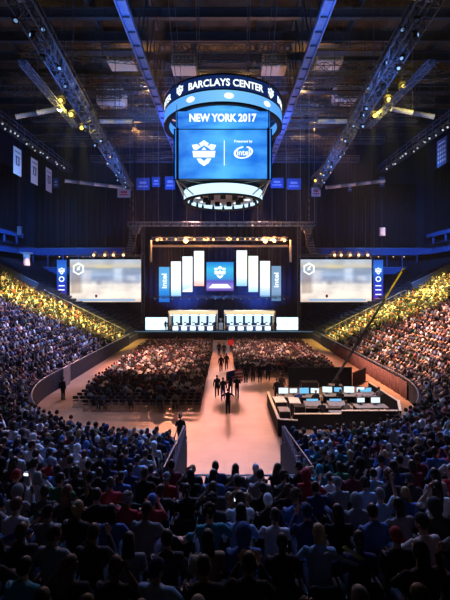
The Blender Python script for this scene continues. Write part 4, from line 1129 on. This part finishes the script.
for sn, a, b, c, d, e0, e1 in (('left', 70, 141, 57, 66.5, 78, 136), ('right', 300.5, 371.5, 373.5, 383, 0, 0)):
    e = hang_screen(a, b, 259.5, 302, 66, 'game', 1.15, f'large bright {sn} side screen showing a game picture', 'side_screen', 'screen', d_game, 'side screens', top=24)
    hang_screen(c, d, 260, 301.5, 65.6, 'pillar', 1.0, f'narrow tall blue and violet screen at the outer edge of {sn} screen', 'pillar_screen', 'screen', d_pillar, 'pillar screens', top=24)
    x0, x1 = at(a-2, 0, 65).x, at(b+1, 0, 65).x; z = at(0, 257, 65).z
    truss((x0, 65.3, z+.25), (x1, 65.3, z+.25), .4, .35, f'short truss along the top of the {sn} side screen', m='steel', r=.03)
    xs = (94.5, 105.5, 114, 124) if sn == 'left' else (334, 340.5, 349.5, 358, 367)
    for k, px in enumerate(xs):
        p = at(px, 253.2, 64.6); lamp(p+Vector((0,0,.25)), 0, f'orange lamp above the {sn} side screen, {ordn(k+1)} from the left', 'orange screen-top lamps', (1, .55, .26), .35, 1.9)
    for k in range(5):
        m = MB(); m.tube([(0,0,0), (0,0,41-z-.4)], .02, 5); tag(m.build('support_wire', M['steel'], loc=(x0+(x1-x0)*k/4, 65.3, z+.4)), f'support wire of the {sn} side screen, {ordn(k+1)} from the left', 'wire', 'support wires')
# stage lighting trusses
truss(at(152, 239, 64), at(288, 239, 64), .5, .5, 'front stage truss carrying the row of orange lamps', m='alu', r=.04)
truss(at(152, 246, 66), at(288, 246, 66), .3, .25, 'thin pale bar truss under the orange lamps', m='cream', r=.05)
truss(at(128, 224, 60), at(315, 224, 60), .5, .6, 'upper blue-lit truss crossing above the stage', m='alu', r=.04)
truss(at(150, 297, 71), at(290, 297, 71), .4, .4, 'low dark truss below the hanging banner screens', m='steel', r=.035)
for k, (px, pw, s) in enumerate(((157.5, .9, 1.3), (162, .1, .9), (167, .12, .9), (176, .6, 1.1), (186, 2.6, 1.9), (194.5, .6, 1.1), (204, .6, 1.1), (208.5, .5, .9), (213.5, .8, 1.2), (227, .55, 1.0), (231, .4, .9), (237.5, .7, 1.1), (245, .3, .9), (250, .3, .9), (256.5, .6, 1.1), (265, 2.4, 1.9), (274, 1.9, 1.7), (284, 1.4, 1.5))):
    p = at(px, 238.6, 63.4); lamp(p+Vector((0,0,.3)), 0, f"{'large glaring' if s > 1.6 else 'orange'} lamp on the front stage truss, {ordn(k+1)} from the left", 'front stage truss lamps', (1, .48, .17), .14+.4*pw, s*1.35)
for k in range(16):
    p = at(155+k*8.6, 299, 70.4); lamp(p+Vector((0,0,.3)), 0, f'small pale lamp on the low stage truss, {ordn(k+1)} from the left', 'low stage truss lamps', (.7, .85, 1), .03, .9)
for k in range(20):
    p = at(133+k*9.4, 224, 59.5); lamp(p+Vector((0,0,0)), 0, f'small bluish lamp on the upper stage truss, {ordn(k+1)} from the left', 'upper stage truss lamps', (.5, .7, 1), .02, 1.0)
for k in range(14):
    px = 130+k*14.2; p = at(px, 221, 60); m = MB(); m.tube([(0,0,0), (0,0,41-p.z)], .025, 5); tag(m.build('hoist_chain', M['alu'], loc=p), f'hoist chain above the upper stage truss, {ordn(k+1)} from the left', 'chain', 'hoist chains')
# upright pale tubes and line arrays beside the stage
for s, sn, px in ((-1, 'left', 151), (1, 'right', 290.5)):
    a, b = at(px, 262, 63), at(px, 240, 63); m = MB(); m.tube([(0,0,0), b-a], .16, 8); tag(m.build('hanging_tube', M['cream'], smooth=True, loc=a), f'pale upright hanging tube at the {sn} end of the lamp row', 'tube')
for s, sn, px in ((-1, 'left', 133), (1, 'right', 309)):
    e = empty('line_array', at(px, 256, 61)); z = 0
    for k in range(10):
        zz = 4.2-k*.42; off = -(k/9)**2*1.1
        c = MB(); R = Matrix.Rotation(-.04*k, 3, 'X'); c.box((-s*off*.6, off*.3, zz), (1.15, .7, .38), R); c.build('cabinet', M['black'], e)
        c = MB(); c.box((-s*off*.6, off*.3-.36, zz), (1.0, .03, .3), R); c.build('grille', M['grey'], e)
    m = MB(); m.box((0, 0, 4.55), (1.2, .8, .1)); m.tube([(0,0,4.6), (0,0,41-e.location.z)], .04, 5); m.build('fly_frame', M['alu'], e)
    tag(e, f'curved hanging line of black loudspeakers {sn} of the stage', 'loudspeaker array', 'line arrays')
    t = truss(at(px+(-s)*10, 330, 68), at(px+(-s)*10, 222, 68), .5, .5, f'vertical tower truss at the {sn} edge of the stage', m='steel', r=.045, name='tower_truss')
    c = empty('cable_bundle', at(px-s*2, 200, 60)); m = MB()
    for q in range(5):
        m.tube([(q*.12-.3, 0, 14), (q*.12-.3, 0, 2), (q*.2-.5+s*.6, 0, -2), (q*.1+s*.9, 0, -4.5), (q*.1+s*.3, 0, -6.5)], .035, 5)
    m.build('cable', M['black'], c); m = MB(); m.box((0, 0, -4.4), (1.6, .5, .5)); m.box((.1, -.1, -5.0), (1.1, .4, .5)); m.build('junction_box', M['grey'], c); tag(c, f'looped black cable bundle hanging {sn} of the stage', 'cables')

# ------------------------------------------------------------------ production desk on the floor (right)
def wall_panel(a, b, h, label, m='drape', t=.1, cap=True, group='booth walls'):
    a, b = Vector((*a, 0)), Vector((*b, 0)); e = empty('barrier_panel', a); d = b-a
    MB().bar(Vector((0,0,h/2)), d+Vector((0,0,h/2)), t, h).build('panel', M[m], e)
    MB().bar(Vector((0,0,h+.02)), d+Vector((0,0,h+.02)), t+.06, .05).build('cap', M['cream' if cap else 'black'], e)
    tag(e, label, 'barrier', group)
wall_panel((3.2, 28.8), (3.2, 22.9), 1.0, 'low black barrier with pale cap, aisle side of control area', 'black')
wall_panel((4.3, 24.0), (7.2, 24.0), .95, 'black draped front barrier of control area, left half')
wall_panel((7.2, 23.7), (10.8, 23.7), 1.25, 'black draped front barrier of control area, taller right half')
wall_panel((10.8, 23.7), (11.7, 26.0), 1.2, 'short angled black barrier at right corner of control area', cap=True)
wall_panel((11.7, 26.0), (11.6, 31), 1.15, 'black barrier with pale cap along right side of control area')
wall_panel((5.6, 34.0), (11.2, 34.0), 1.7, 'long high black draped wall at back of control area', cap=False)
wall_panel((11.3, 34.0), (13.2, 36.2), 1.2, 'angled black wall beside the back of control area', cap=False)
wall_panel((3.25, 22.9), (4.3, 22.7), 1.0, 'short black barrier at near aisle corner of control area', 'black')
def desk(x0, x1, y, label):
    e = empty('control_desk', ((x0+x1)/2, y, 0)); w = x1-x0
    MB().box((0, 0, .76), (w, .85, .05)).build('desk_top', M['wood'], e); MB().box((0, .38, .38), (w-.1, .03, .7)).build('skirt', M['drape'], e)
    for sx in (-1, 1):
        for sy in (-.36, .3): MB().tube([(sx*(w/2-.1), sy, 0), (sx*(w/2-.1), sy, .74)], .025, 6).build('leg', M['black'], e)
    tag(e, label, 'desk', 'control desks')
desk(3.9, 7.2, 28.6, 'long control desk behind the monitors, aisle end'); desk(7.4, 11.1, 28.9, 'long control desk behind the monitors, right end'); desk(5.2, 8.6, 26.2, 'control desk with mixing console, nearer row'); desk(8.8, 11.0, 26.2, 'short control desk at right, nearer row')
kr = random.Random(12)
for k, (x, y, w) in enumerate(((4.35, 28.7, .7), (5.1, 28.7, .55), (5.9, 28.7, .7), (6.7, 28.7, .6), (7.7, 29.0, .7), (8.5, 29.0, .55), (9.35, 29.0, .75), (10.2, 29.0, .6), (10.8, 29.0, .45), (9.3, 26.35, .5), (10.3, 26.35, .6))):
    e = empty('monitor', (x, y, .785), kr.uniform(-.15, .15)); MB().box((0, .03, .34), (w+.04, .05, w*.6+.04)).build('shell', M['black'], e); MB().box((0, 0, .34), (w, .02, w*.6)).build('display', M['mon'] if k % 3 != 2 else M['cyan'], e); m = MB(); m.box((0, .06, .1), (.06, .04, .2)); m.box((0, .04, .01), (.26, .18, .02)); m.build('stand', M['black'], e)
    tag(e, f"glowing monitor on the control desks, {ordn(k+1 if k < 9 else k-8)} from the left in the {'back' if k < 9 else 'near'} row", 'monitor', 'control monitors')
for k, (x, y) in enumerate(((6.0, 26.2), (7.6, 26.2), (10.5, 28.5))):
    e = empty('mixing_console', (x, y, .785)); m = MB(); m.prism([(0,0),(.7,0),(.7,.25),(0,.08)], -.6, .6); 
    for i in range(len(m.v)): vx, vy, vz = m.v[i]; m.v[i] = (vy, vx-.35, vz)
    m.build('chassis', M['grey'], e); m = MB()
    for i in range(16): m.box((-.5+i*.067, -.1, .15), (.02, .05, .03)); m.box((-.5+i*.067, .1, .195), (.025, .025, .03))
    m.build('fader', M['white'], e); m = MB(); m.box((0, .3, .3), (.8, .03, .16)); m.build('meter_bridge', M['cyan'], e); tag(e, ('grey mixing console on the nearer control desk, left', 'grey mixing console on the nearer control desk, right', 'grey mixing console at the right end of the back desk')[k], 'mixing console', 'mixing consoles')
def case(x, y, w, d, h, label, top='white', z=0, rz=0):
    e = empty('road_case', (x, y, z), rz); MB().box((0,0,h/2+.04), (w,d,h)).build('body', M['black'], e); MB().box((0,0,h+.06), (w*1.01,d*1.01,.05)).build('lid', M[top], e)
    m = MB()
    for sx in (-1,1):
        for sy in (-1,1): m.box((sx*w/2, sy*d/2, h/2+.04), (.04,.04,h))
    m.build('edging', M['alu'], e); m = MB()
    for sx in (-1,1):
        for sy in (-1,1): m.ell((sx*w*.4, sy*d*.4, .05), (.05,.03,.05), 8, 6)
    m.build('caster', M['black'], e); tag(e, label, 'road case', 'road cases')
case(3.85, 27.2, .8, 1.3, .85, 'black road case with white lid by aisle barrier, back', rz=.05); case(4.85, 27.0, .75, 1.3, .85, 'black road case with white lid, second from the aisle', rz=-.06); case(3.85, 25.2, .7, 1.0, .8, 'black road case with grey lid by aisle barrier, near', 'grey'); case(4.8, 25.0, .7, .7, 1.1, 'tall black equipment case near the aisle corner', 'black'); case(7.2, 24.8, .9, .6, .75, 'black road case behind the front barrier, middle', 'grey'); case(9.0, 24.7, .8, .6, .9, 'black road case behind the front barrier, right', 'black'); case(10.3, 24.6, .6, .5, .7, 'small grey-lidded road case at right corner of control area', 'grey')
case(6.9, 31.6, 1.4, .7, 1.0, 'wide black road case before the back wall', 'black'); case(9.0, 31.4, 1.0, .7, .8, 'grey-lidded road case before the back wall, right', 'grey')
# crew
crew = [(5.3, 27.75, 0, 0, 'dark blue', 'seated at the back desk near the aisle'), (6.6, 27.8, 0, .1, 'black', 'seated at the back desk, second from aisle'), (8.4, 28.0, 0, -.1, 'black', 'seated at the back desk, third from aisle'), (9.8, 28.0, 0, .1, 'white', 'seated at the back desk, right end'), (6.4, 25.3, 0, 0, 'black', 'seated behind the left mixing console'), (8.0, 25.35, 0, 0, 'grey', 'seated behind the right mixing console')]
for x, y, z, rz, cn, wh in crew:
    s = {'dark blue': ('navy', (.02,.06,.3), 1), 'black': ('black', (.012,.012,.015), 1), 'white': ('white', (.5,.5,.5), 1), 'grey': ('grey', (.12,.12,.13), 1)}[cn]
    person(SEATED[1], (x, y, z), rz, kr, f'crew person in {s[0]} top {wh}', 'crew in the control area', shirt=s, hairk='short')
    e = empty('office_chair', (x, y+.0, 0), rz); m = MB(); m.tube([(0,0,.42), (0,0,.46)], [.22, .23], 10); m.build('seat', M['black'], e); m = MB(); m.tube([(0,-.27,.55), (0,-.3,.75), (0,-.31,.95)], [(.18,.03), (.2,.04), (.14,.03)], 8, flat=(1,0,0)); m.build('backrest', M['black'], e); m = MB(); m.tube([(0,0,.42), (0,0,.08)], .03, 6)
    for q in range(5): m.bar((0,0,.07), (.28*math.cos(q*1.257), .28*math.sin(q*1.257), .03), .04, .04)
    m.build('base', M['chrome'], e); tag(e, f'black office chair under the crew person {wh}', 'chair', 'crew chairs')
for P, x, y, rz, s, lb in ((STAND[0], 4.0, 29.8, .2, ('black', (.012,.012,.014), 1), 'crew person in black standing at the back aisle corner'), (STAND[2], 8.9, 30.6, -.2, ('black', (.012,.012,.014), 1), 'crew person in black standing behind the back desk'), (STAND[3], 10.9, 27.3, .3, ('grey', (.15,.15,.16), 1), 'crew person in grey standing at right of control area'), (STAND[0], 4.6, 31.2, 0, ('charcoal', (.03,.03,.035), 1), 'person in charcoal standing beside a camera tripod')):
    person(P, (x, y, 0), rz, kr, lb, shirt=s, hairk='short', longs=True)
# camera crane
cj = empty('camera_crane', (9.3, 31.6, 0)); m = MB()
for q in range(3): m.bar((0,0,1.0), (.9*math.cos(q*2.09+.5), .9*math.sin(q*2.09+.5), .03), .08, .08)
m.tube([(0,0,.7), (0,0,1.7)], .09, 8); m.build('tripod', M['black'], cj)
tip = at(404, 268, 30)-Vector(cj.location); base = Vector((0,0,1.7)); dv = (tip-base)
m = MB(); m.bar(base-dv*.14, base+dv*.72, .15, .18); m.build('arm', M['steel'], cj); MB().bar(base+dv*.72, base+dv, .10, .13).build('arm_tip', M['yellowlit'], cj)  # outer arm is tinted to look lit yellow
m = MB(); m.box(base-dv*.16, (.5, .5, .45)); m.build('counterweight', M['black'], cj); m = MB(); m.box(base+dv+Vector((0,0,-.25)), (.25,.45,.25)); m.tube([base+dv+Vector((0,.2,-.25)), base+dv+Vector((0,.42,-.25))], .07, 8); m.build('camera_head', M['black'], cj)
tag(cj, 'long camera crane with yellow-lit tip rising from the control area', 'camera crane')
# floor camera on tripod
def tripod_cam(x, y, rz, label):
    e = empty('camera_tripod', (x, y, 0), rz); 
    for q in range(3): MB().bar((0,0,1.25), (.42*math.cos(q*2.09+.5), .42*math.sin(q*2.09+.5), .02), .04, .04).build('leg', M['black'], e)
    m = MB(); m.box((0,.05,1.45), (.16,.4,.2)); m.build('camera_body', M['black'], e); MB().tube([(0,.25,1.46), (0,.42,1.46), (0,.5,1.46)], [.05,.06,.075], 10).build('lens_barrel', M['grey'], e); MB().bar((0,-.1,1.35), (.1,-.45,1.2), .025, .025).build('pan_handle', M['black'], e); tag(e, label, 'camera', 'floor cameras')
tripod_cam(4.7, 31.8, 0, 'black video camera on tripod behind the control area'); tripod_cam(-2.6, 22.3, 0, 'black video camera on tripod left of the near aisle')

# ------------------------------------------------------------------ people walking up the aisle and standing around
wr = random.Random(31); BL = ('black', (.01,.01,.013), 1)
for P, px, fy, rz, s, lb, tr, hk in (
    (STAND[3], 228, 414, 0, BL, 'person in black walking alone, nearest in the bright aisle', (.012,.012,.02), 'short'),
    (STAND[1], 217, 397, .0, BL, 'person in black walking up the aisle, left of a pair', (.01,.01,.015), 'short'),
    (STAND[1], 223, 400, 0, ('charcoal', (.03,.03,.04), 1), 'person in charcoal with blue shoes walking up the aisle, right of a pair', (.03,.08,.35), 'short'),
    (STAND[2], 230.5, 395, .1, ('navy', (.02,.03,.09), 1), 'person in navy carrying the striped flag, left bearer', (.015,.015,.02), 'short'),
    (STAND[2], 237, 398, -.1, BL, 'person in black carrying the striped flag, right bearer', (.05,.06,.12), 'short'),
    (STAND[1], 221, 372, 0, BL, 'person in black midway up the aisle, left', (.01,.01,.015), 'short'),
    (STAND[1], 226.5, 370, 0, BL, 'person in black midway up the aisle, right', (.01,.01,.015), 'long'),
    (STAND[0], 219, 356, 0, BL, 'person in black far up the aisle near the stage, left', (.01,.01,.015), 'short'),
    (STAND[1], 224, 357, 0, ('charcoal', (.03,.03,.035), 1), 'person in charcoal far up the aisle near the stage, right', (.01,.01,.015), 'short'),
    (STAND[4], 231, 352, 0, ('red', (.45,.02,.03), 1), 'person in red near the stage end of the aisle', (.03,.01,.01), 'short'),
    (STAND[0], 63, 400, -.3, BL, 'guard in black standing by the left parapet wall', (.01,.01,.012), 'short'),
    (STAND[2], 180.5, 447, 0, BL, 'person in black operating the camera left of the near aisle', (.01,.01,.012), 'short'),
    (STAND[0], 246, 383, .2, BL, 'person in black standing at back corner of the right floor block', (.02,.02,.03), 'short'),
    (STAND[3], 253, 382, -.2, ('charcoal', (.04,.04,.05), 1), 'person in charcoal standing behind the right floor block, second', (.02,.02,.03), 'cap'),
    (STAND[0], 260, 383, 0, BL, 'person in black standing behind the right floor block, third', (.02,.02,.03), 'long'),
    (STAND[2], 268, 381, 0, ('navy', (.02,.03,.1), 1), 'person in navy standing behind the right floor block, fourth', (.02,.02,.03), 'short')):
    Y = F*9/(fy-HZ); person(P, ((px-225)*Y/F, Y, 0), rz, wr, lb, shirt=s, longs=True, hairk=hk, trousers=tr)
# striped flag carried between the two bearers
fl = empty('flag', ((234.5-225)*31/F, 31.4, 1.5)); W, Hh = 1.35, .95
def flagmesh(u0, u1, v0, v1, mi, mb, off=0):
    n = 10; V = []
    for i in range(n+1):
        u = u0+(u1-u0)*i/n
        for v in (v0, v1):
            for d in (-.012-off, .012+off): V.append(((u-.5)*W, .08*math.sin(u*7+v)+d, (v-.5)*Hh+.10*math.sin(u*3.2)+.25*(u-.5)))
    fs = []
    for i in range(n):
        a = 4*i; b = a+4; fs += [(a, b, b+2, a+2), (a+1, a+3, b+3, b+1), (a, a+1, b+1, b), (a+2, b+2, b+3, a+3)]
    fs += [(0, 2, 3, 1), (4*n, 4*n+1, 4*n+3, 4*n+2)]
    mb.add(V, fs, mi)
mb = MB()
for k in range(7): flagmesh(0, 1, k/7, (k+1)/7, 0 if k % 2 == 0 else 1, mb)
mb.build('cloth', [M['red'], M['paper']], fl); mb = MB(); flagmesh(0, .52, .46, 1.0, 0, mb, .006); mb.build('canton', mat('flag_blue', (.03, .06, .3), .8), fl)
tag(fl, 'red and white striped flag with blue corner carried up the aisle', 'flag')
f2 = empty('flag', ((231-225)*48/F, 49, 1.6)); mb = MB(); mb.add([(-.4,0,-.2),(.35,.1,-.15),(.3,.12,.4),(-.35,.02,.35),(-.4,.04,-.2),(.35,.14,-.15),(.3,.16,.4),(-.35,.06,.35)], [(0,1,2,3),(7,6,5,4),(0,4,5,1),(1,5,6,2),(2,6,7,3),(3,7,4,0)]); mb.build('cloth', M['red'], f2); MB().tube([(-.5,.03,-.8), (-.42,.03,.7)], .02, 6).build('pole', M['alu'], f2); tag(f2, 'small plain red flag held up near the stage end of aisle', 'flag')

# ------------------------------------------------------------------ tunnel railings, section rails, tent canopy and cards in the crowd
def picket(a, b, h, label, n, z0a=0, z0b=0, m='rail', bars=True):
    a, b = Vector(a), Vector(b); e = empty('railing', a); d = b-a; mt = MB(); mt.tube([(0,0,h), d+Vector((0,0,h))], .03, 6); mt.build('handrail', M[m], e); mp = MB()
    for i in range(n+1): mp.tube([d*(i/n), d*(i/n)+Vector((0,0,h))], .016, 5)
    mp.build('picket', M[m], e); tag(e, label, 'railing', 'tunnel and aisle railings'); return e
y0, y1 = YC-RC, YC-RC-TUN[2]
picket((TUN[0]-.1, y0, 1.45), (TUN[0]-.1, y1, 2.4), .95, 'dark picket railing on the left edge of the tunnel', 14, m='steel'); picket((TUN[1]+.1, y0, 1.45), (TUN[1]+.1, y1, 2.4), .95, 'dark picket railing on the right edge of the tunnel', 14, m='steel')
picket((TUN[0]-.1, y1-.1, 2.55), (TUN[1]+.1, y1-.1, 2.55), .62, 'low steel railing across the end of the tunnel', 6)
picket((-4.9, 18.05, 1.45), (-3.2, 18.0, 1.45), .75, 'pale front railing left of the tunnel, short length', 6); picket((-7.6, 18.85, 1.45), (-6.0, 18.3, 1.45), .75, 'pale front railing farther left of the tunnel', 6)
for side in (-1, 1):
    for ai in (0, 1):
        a = AISLES[ai]
        for gi, k in enumerate((1, 4, 7, 10, 13)):
            p, n = pos(side, a, D0+k*RD+.3); p2, _ = pos(side, a, D0+(k+1)*RD+.3)
            if not inview(p, .5): continue
            e = empty('aisle_rail', (p.x, p.y, rowz(a, k))); q = Vector((p2.x-p.x, p2.y-p.y, rowz(a, k+1)-rowz(a, k))); m = MB(); m.tube([(0,0,0), (0,0,.9), q+Vector((0,0,.9)), q], .025, 6); m.build('hoop', M['rail'], e, True)
            tag(e, f"steel hoop rail in the {('inner','outer')[ai]} near aisle, {('left','right')[side > 0]} side, {ordn(gi+1)} up", 'rail', 'aisle hoop rails')
for k, (px, py, Y, rz, m) in enumerate(((16, 535, 6.2, .4, 'bluecloth'), (341, 559, 5.4, -.35, 'banner'), (110, 512, 8, .6, 'paper'), (36, 363, 34, .2, 'paper'), (289, 492, 10.2, .1, 'paper'))):
    e = MB(); e.box((0, 0, 0), (.42, .015, .3), Matrix.Rotation(.9, 3, 'X') @ Matrix.Rotation(rz, 3, 'Z')); p = at(px, py, Y); o = e.build('sign_card', M[m], loc=p)
    tag(o, ('blue card held in the crowd at far lower left', 'pale blue card held among the nearest right rows', 'small white card held by lower left spectators', 'white card held up high in the left stand', 'white card in the crowd just right of tunnel')[k], 'card', 'cards held in the crowd')
gg = MB(); gg.box((0,0,0), (.26,.012,.2), Matrix.Rotation(.9, 3, 'X') @ Matrix.Rotation(-.6, 3, 'Z')); tag(gg.build('sign_card', mat('green_card', (.45, .55, .12), .7), loc=at(353, 553, 5.2)), 'small yellow-green card beside the pale blue card at lower right', 'card')

# ------------------------------------------------------------------ light
# stage wash over the floor audience, pink-orange, from the front stage truss
for x, tx, ty, pw, col, ang in ((-8, -7, 36, 22000, (1, .34, .18), 40), (8, 8, 46, 26000, (1, .34, .2), 34), (-3, -6, 50, 30000, (1, .38, .24), 34), (3, 6, 50, 30000, (1, .38, .24), 34)):
    spot((OX+x, 62.6, 15.6), (tx, ty, 0), pw, col, ang, .9, .5)
for x in (-3.5, 1.2, 5.5):
    spot((OX+x, 62.4, 15.4), (.7, 24.2, 0), 12500, (1, .38, .32), 14, .6, .6); spot((OX+x, 62.4, 15.4), (.5, 38, 0), 9000, (1, .5, .45), 14, .8, .6)
for s, y0 in ((-1, 42), (1, 48)):
    spot((s*6.2, y0-8, 33), (s*6.3, y0, 0), 185000 if s < 0 else 130000, (1, .40, .26), 27 if s < 0 else 24, .5, .8)
    spot((s*5, 62, 24), (s*6.2, 46, 0), 60000, (1, .42, .3), 34, .8, .5)
spot((6, 20, 15), (7, 28, .5), 9000, (1, .6, .45), 46, .9, .4)  # added warm spot to brighten the control area
# rims of the floor
spot((6, 40, 24), (9.5, 26, 0), 14000, (1, .62, .25), 46, 1, .5); spot((-6, 42, 26), (-11, 28, 0), 8000, (1, .5, .28), 40, 1, .5)
# top light on the near crowd: blue, with a pinkish share from the stage side
for x in (-6, 6):
    spot((x, 28, 24), (x*.6, 15.5, 3), 27000, (.15, .38, 1), 46, 1, 1.2)
    spot((x*1.3, 40, 20), (x*.9, 15, 3), 15000, (1, .42, .42), 31, 1, .8)
    spot((x*1.6, 27, 24), (x*2, 21, 2), 20000, (.36, .45, 1), 54, 1, .8)
# side stands: lilac fill at left, rosy at right
spot((-10, 38, 24), (-20, 38, 4), 60000, (.55, .5, 1), 60, 1, .8); spot((10, 38, 24), (20, 36, 4), 170000, (1, .46, .34), 56, 1, .8)
# orange glare lamps
for px in (157.5, 186, 205, 228, 265, 274, 284):
    p = at(px, 238.6, 62.9); d = bpy.data.lights.new('glare_lamp', 'POINT'); d.energy = 1700 if px in (186, 265, 274) else 400; d.color = (1, .36, .12); d.shadow_soft_size = .25
    o = bpy.data.objects.new('glare_lamp', d); C.objects.link(o); o.location = p
for px in (94.5, 105.5, 114, 124, 334, 340.5, 349.5, 358, 367):
    p = at(px, 252.5, 64.3); spot(p, p+Vector(((px-225)*-.004, 1.0, 9)), 3000, (1, .5, .25), 14, .6, .1)
    d = bpy.data.lights.new('glare_lamp', 'POINT'); d.energy = 110; d.color = (1, .45, .2); d.shadow_soft_size = .2
    o = bpy.data.objects.new('glare_lamp', d); C.objects.link(o); o.location = p+Vector((0, -.3, 0))
# roof: blue beams, warm work lights
for s in (-1, 1):
    spot((s*6.5, 50, 22), (s*8.4, 56, 32), 22000, (.05, .22, 1), 70, 1, .5); spot((s*5.5, 30, 24), (s*8.4, 32, 32), 6000, (.08, .28, 1), 80, 1, .5)
    spot((s*10, 51, 34.5), (s*12, 55, 40), 4200, (1, .55, .18), 100, 1, .5); spot((s*3, 51, 34.5), (s*3.5, 55, 40), 3000, (1, .58, .22), 100, 1, .5)
    spot((s*14, 60, 33), (s*16, 66, 40), 5000, (1, .5, .16), 110, 1, .5)
    spot((s*9, 66, 22), (s*11, 77, 32), 9000, (.04, .2, 1), 80, 1, .5)
    spot((s*30, 60, 20), (s*38, 76, 16), 16000, (.06, .25, 1), 90, 1, .5)
    spot((s*10, 26, 19), (s*12.2, 32, 25), 4500, (.15, .35, 1), 130, 1, .5); spot((s*11.5, 46, 18), (s*13.5, 48, 25), 7000, (.1, .3, 1), 130, 1, .5)
    spot((s*26, 52, 22), (s*31, 60, 28), 3000, (.25, .5, 1), 80, 1, .5)
    spot((s*22, 55, 22), (s*26, 64, 7), 55000, (.08, .25, .8), 60, 1, .5)  # added blue spot to brighten the empty stands and stair rails
    spot((OX+s*6, 60, 15), (OX+s*5, 68, 3), 16000, (.6, .8, 1), 34, .8, .3)
    spot((OX+s*7, 74, 2.5), (OX+s*8, 77.5, 12), 30000, (.04, .15, 1), 120, 1, .4)
spot((10, 22, 15), (13.2, 30.2, 8.6), 3500, (1, .75, .05), 26, 1, .3)  # added yellow spot aimed at the crane tip
spot((OX, 58, 8), (OX, 74, 10), 9000, (.1, .3, 1), 80, 1, .5)
w = bpy.data.worlds.new('World'); sc.world = w; w.use_nodes = True; bg = w.node_tree.nodes['Background']; bg.inputs[0].default_value = (.10, .18, .45, 1); bg.inputs[1].default_value = .02
vsn = w.node_tree.nodes.new('ShaderNodeVolumeScatter'); vsn.inputs['Density'].default_value = .0003; vsn.inputs['Color'].default_value = (.72, .84, 1, 1); vsn.inputs['Anisotropy'].default_value = .6
w.node_tree.links.new(vsn.outputs[0], w.node_tree.nodes['World Output'].inputs['Volume'])
# camera
cam = bpy.data.cameras.new('camera'); co = bpy.data.objects.new('camera', cam); C.objects.link(co); sc.camera = co
cam.sensor_fit = 'VERTICAL'; cam.sensor_height = 36; cam.lens = F/600*36; cam.shift_y = -15/600; cam.clip_end = 400; cam.clip_start = .05
co.location = (0, 0, CAMZ); co.rotation_euler = (PI/2, 0, 0)
vs = sc.view_settings; vs.view_transform = 'Standard'; vs.look = 'None'; vs.exposure = 0; vs.gamma = 1
sc.cycles.use_denoising = True; sc.cycles.max_bounces = 4; sc.cycles.sample_clamp_indirect = 4
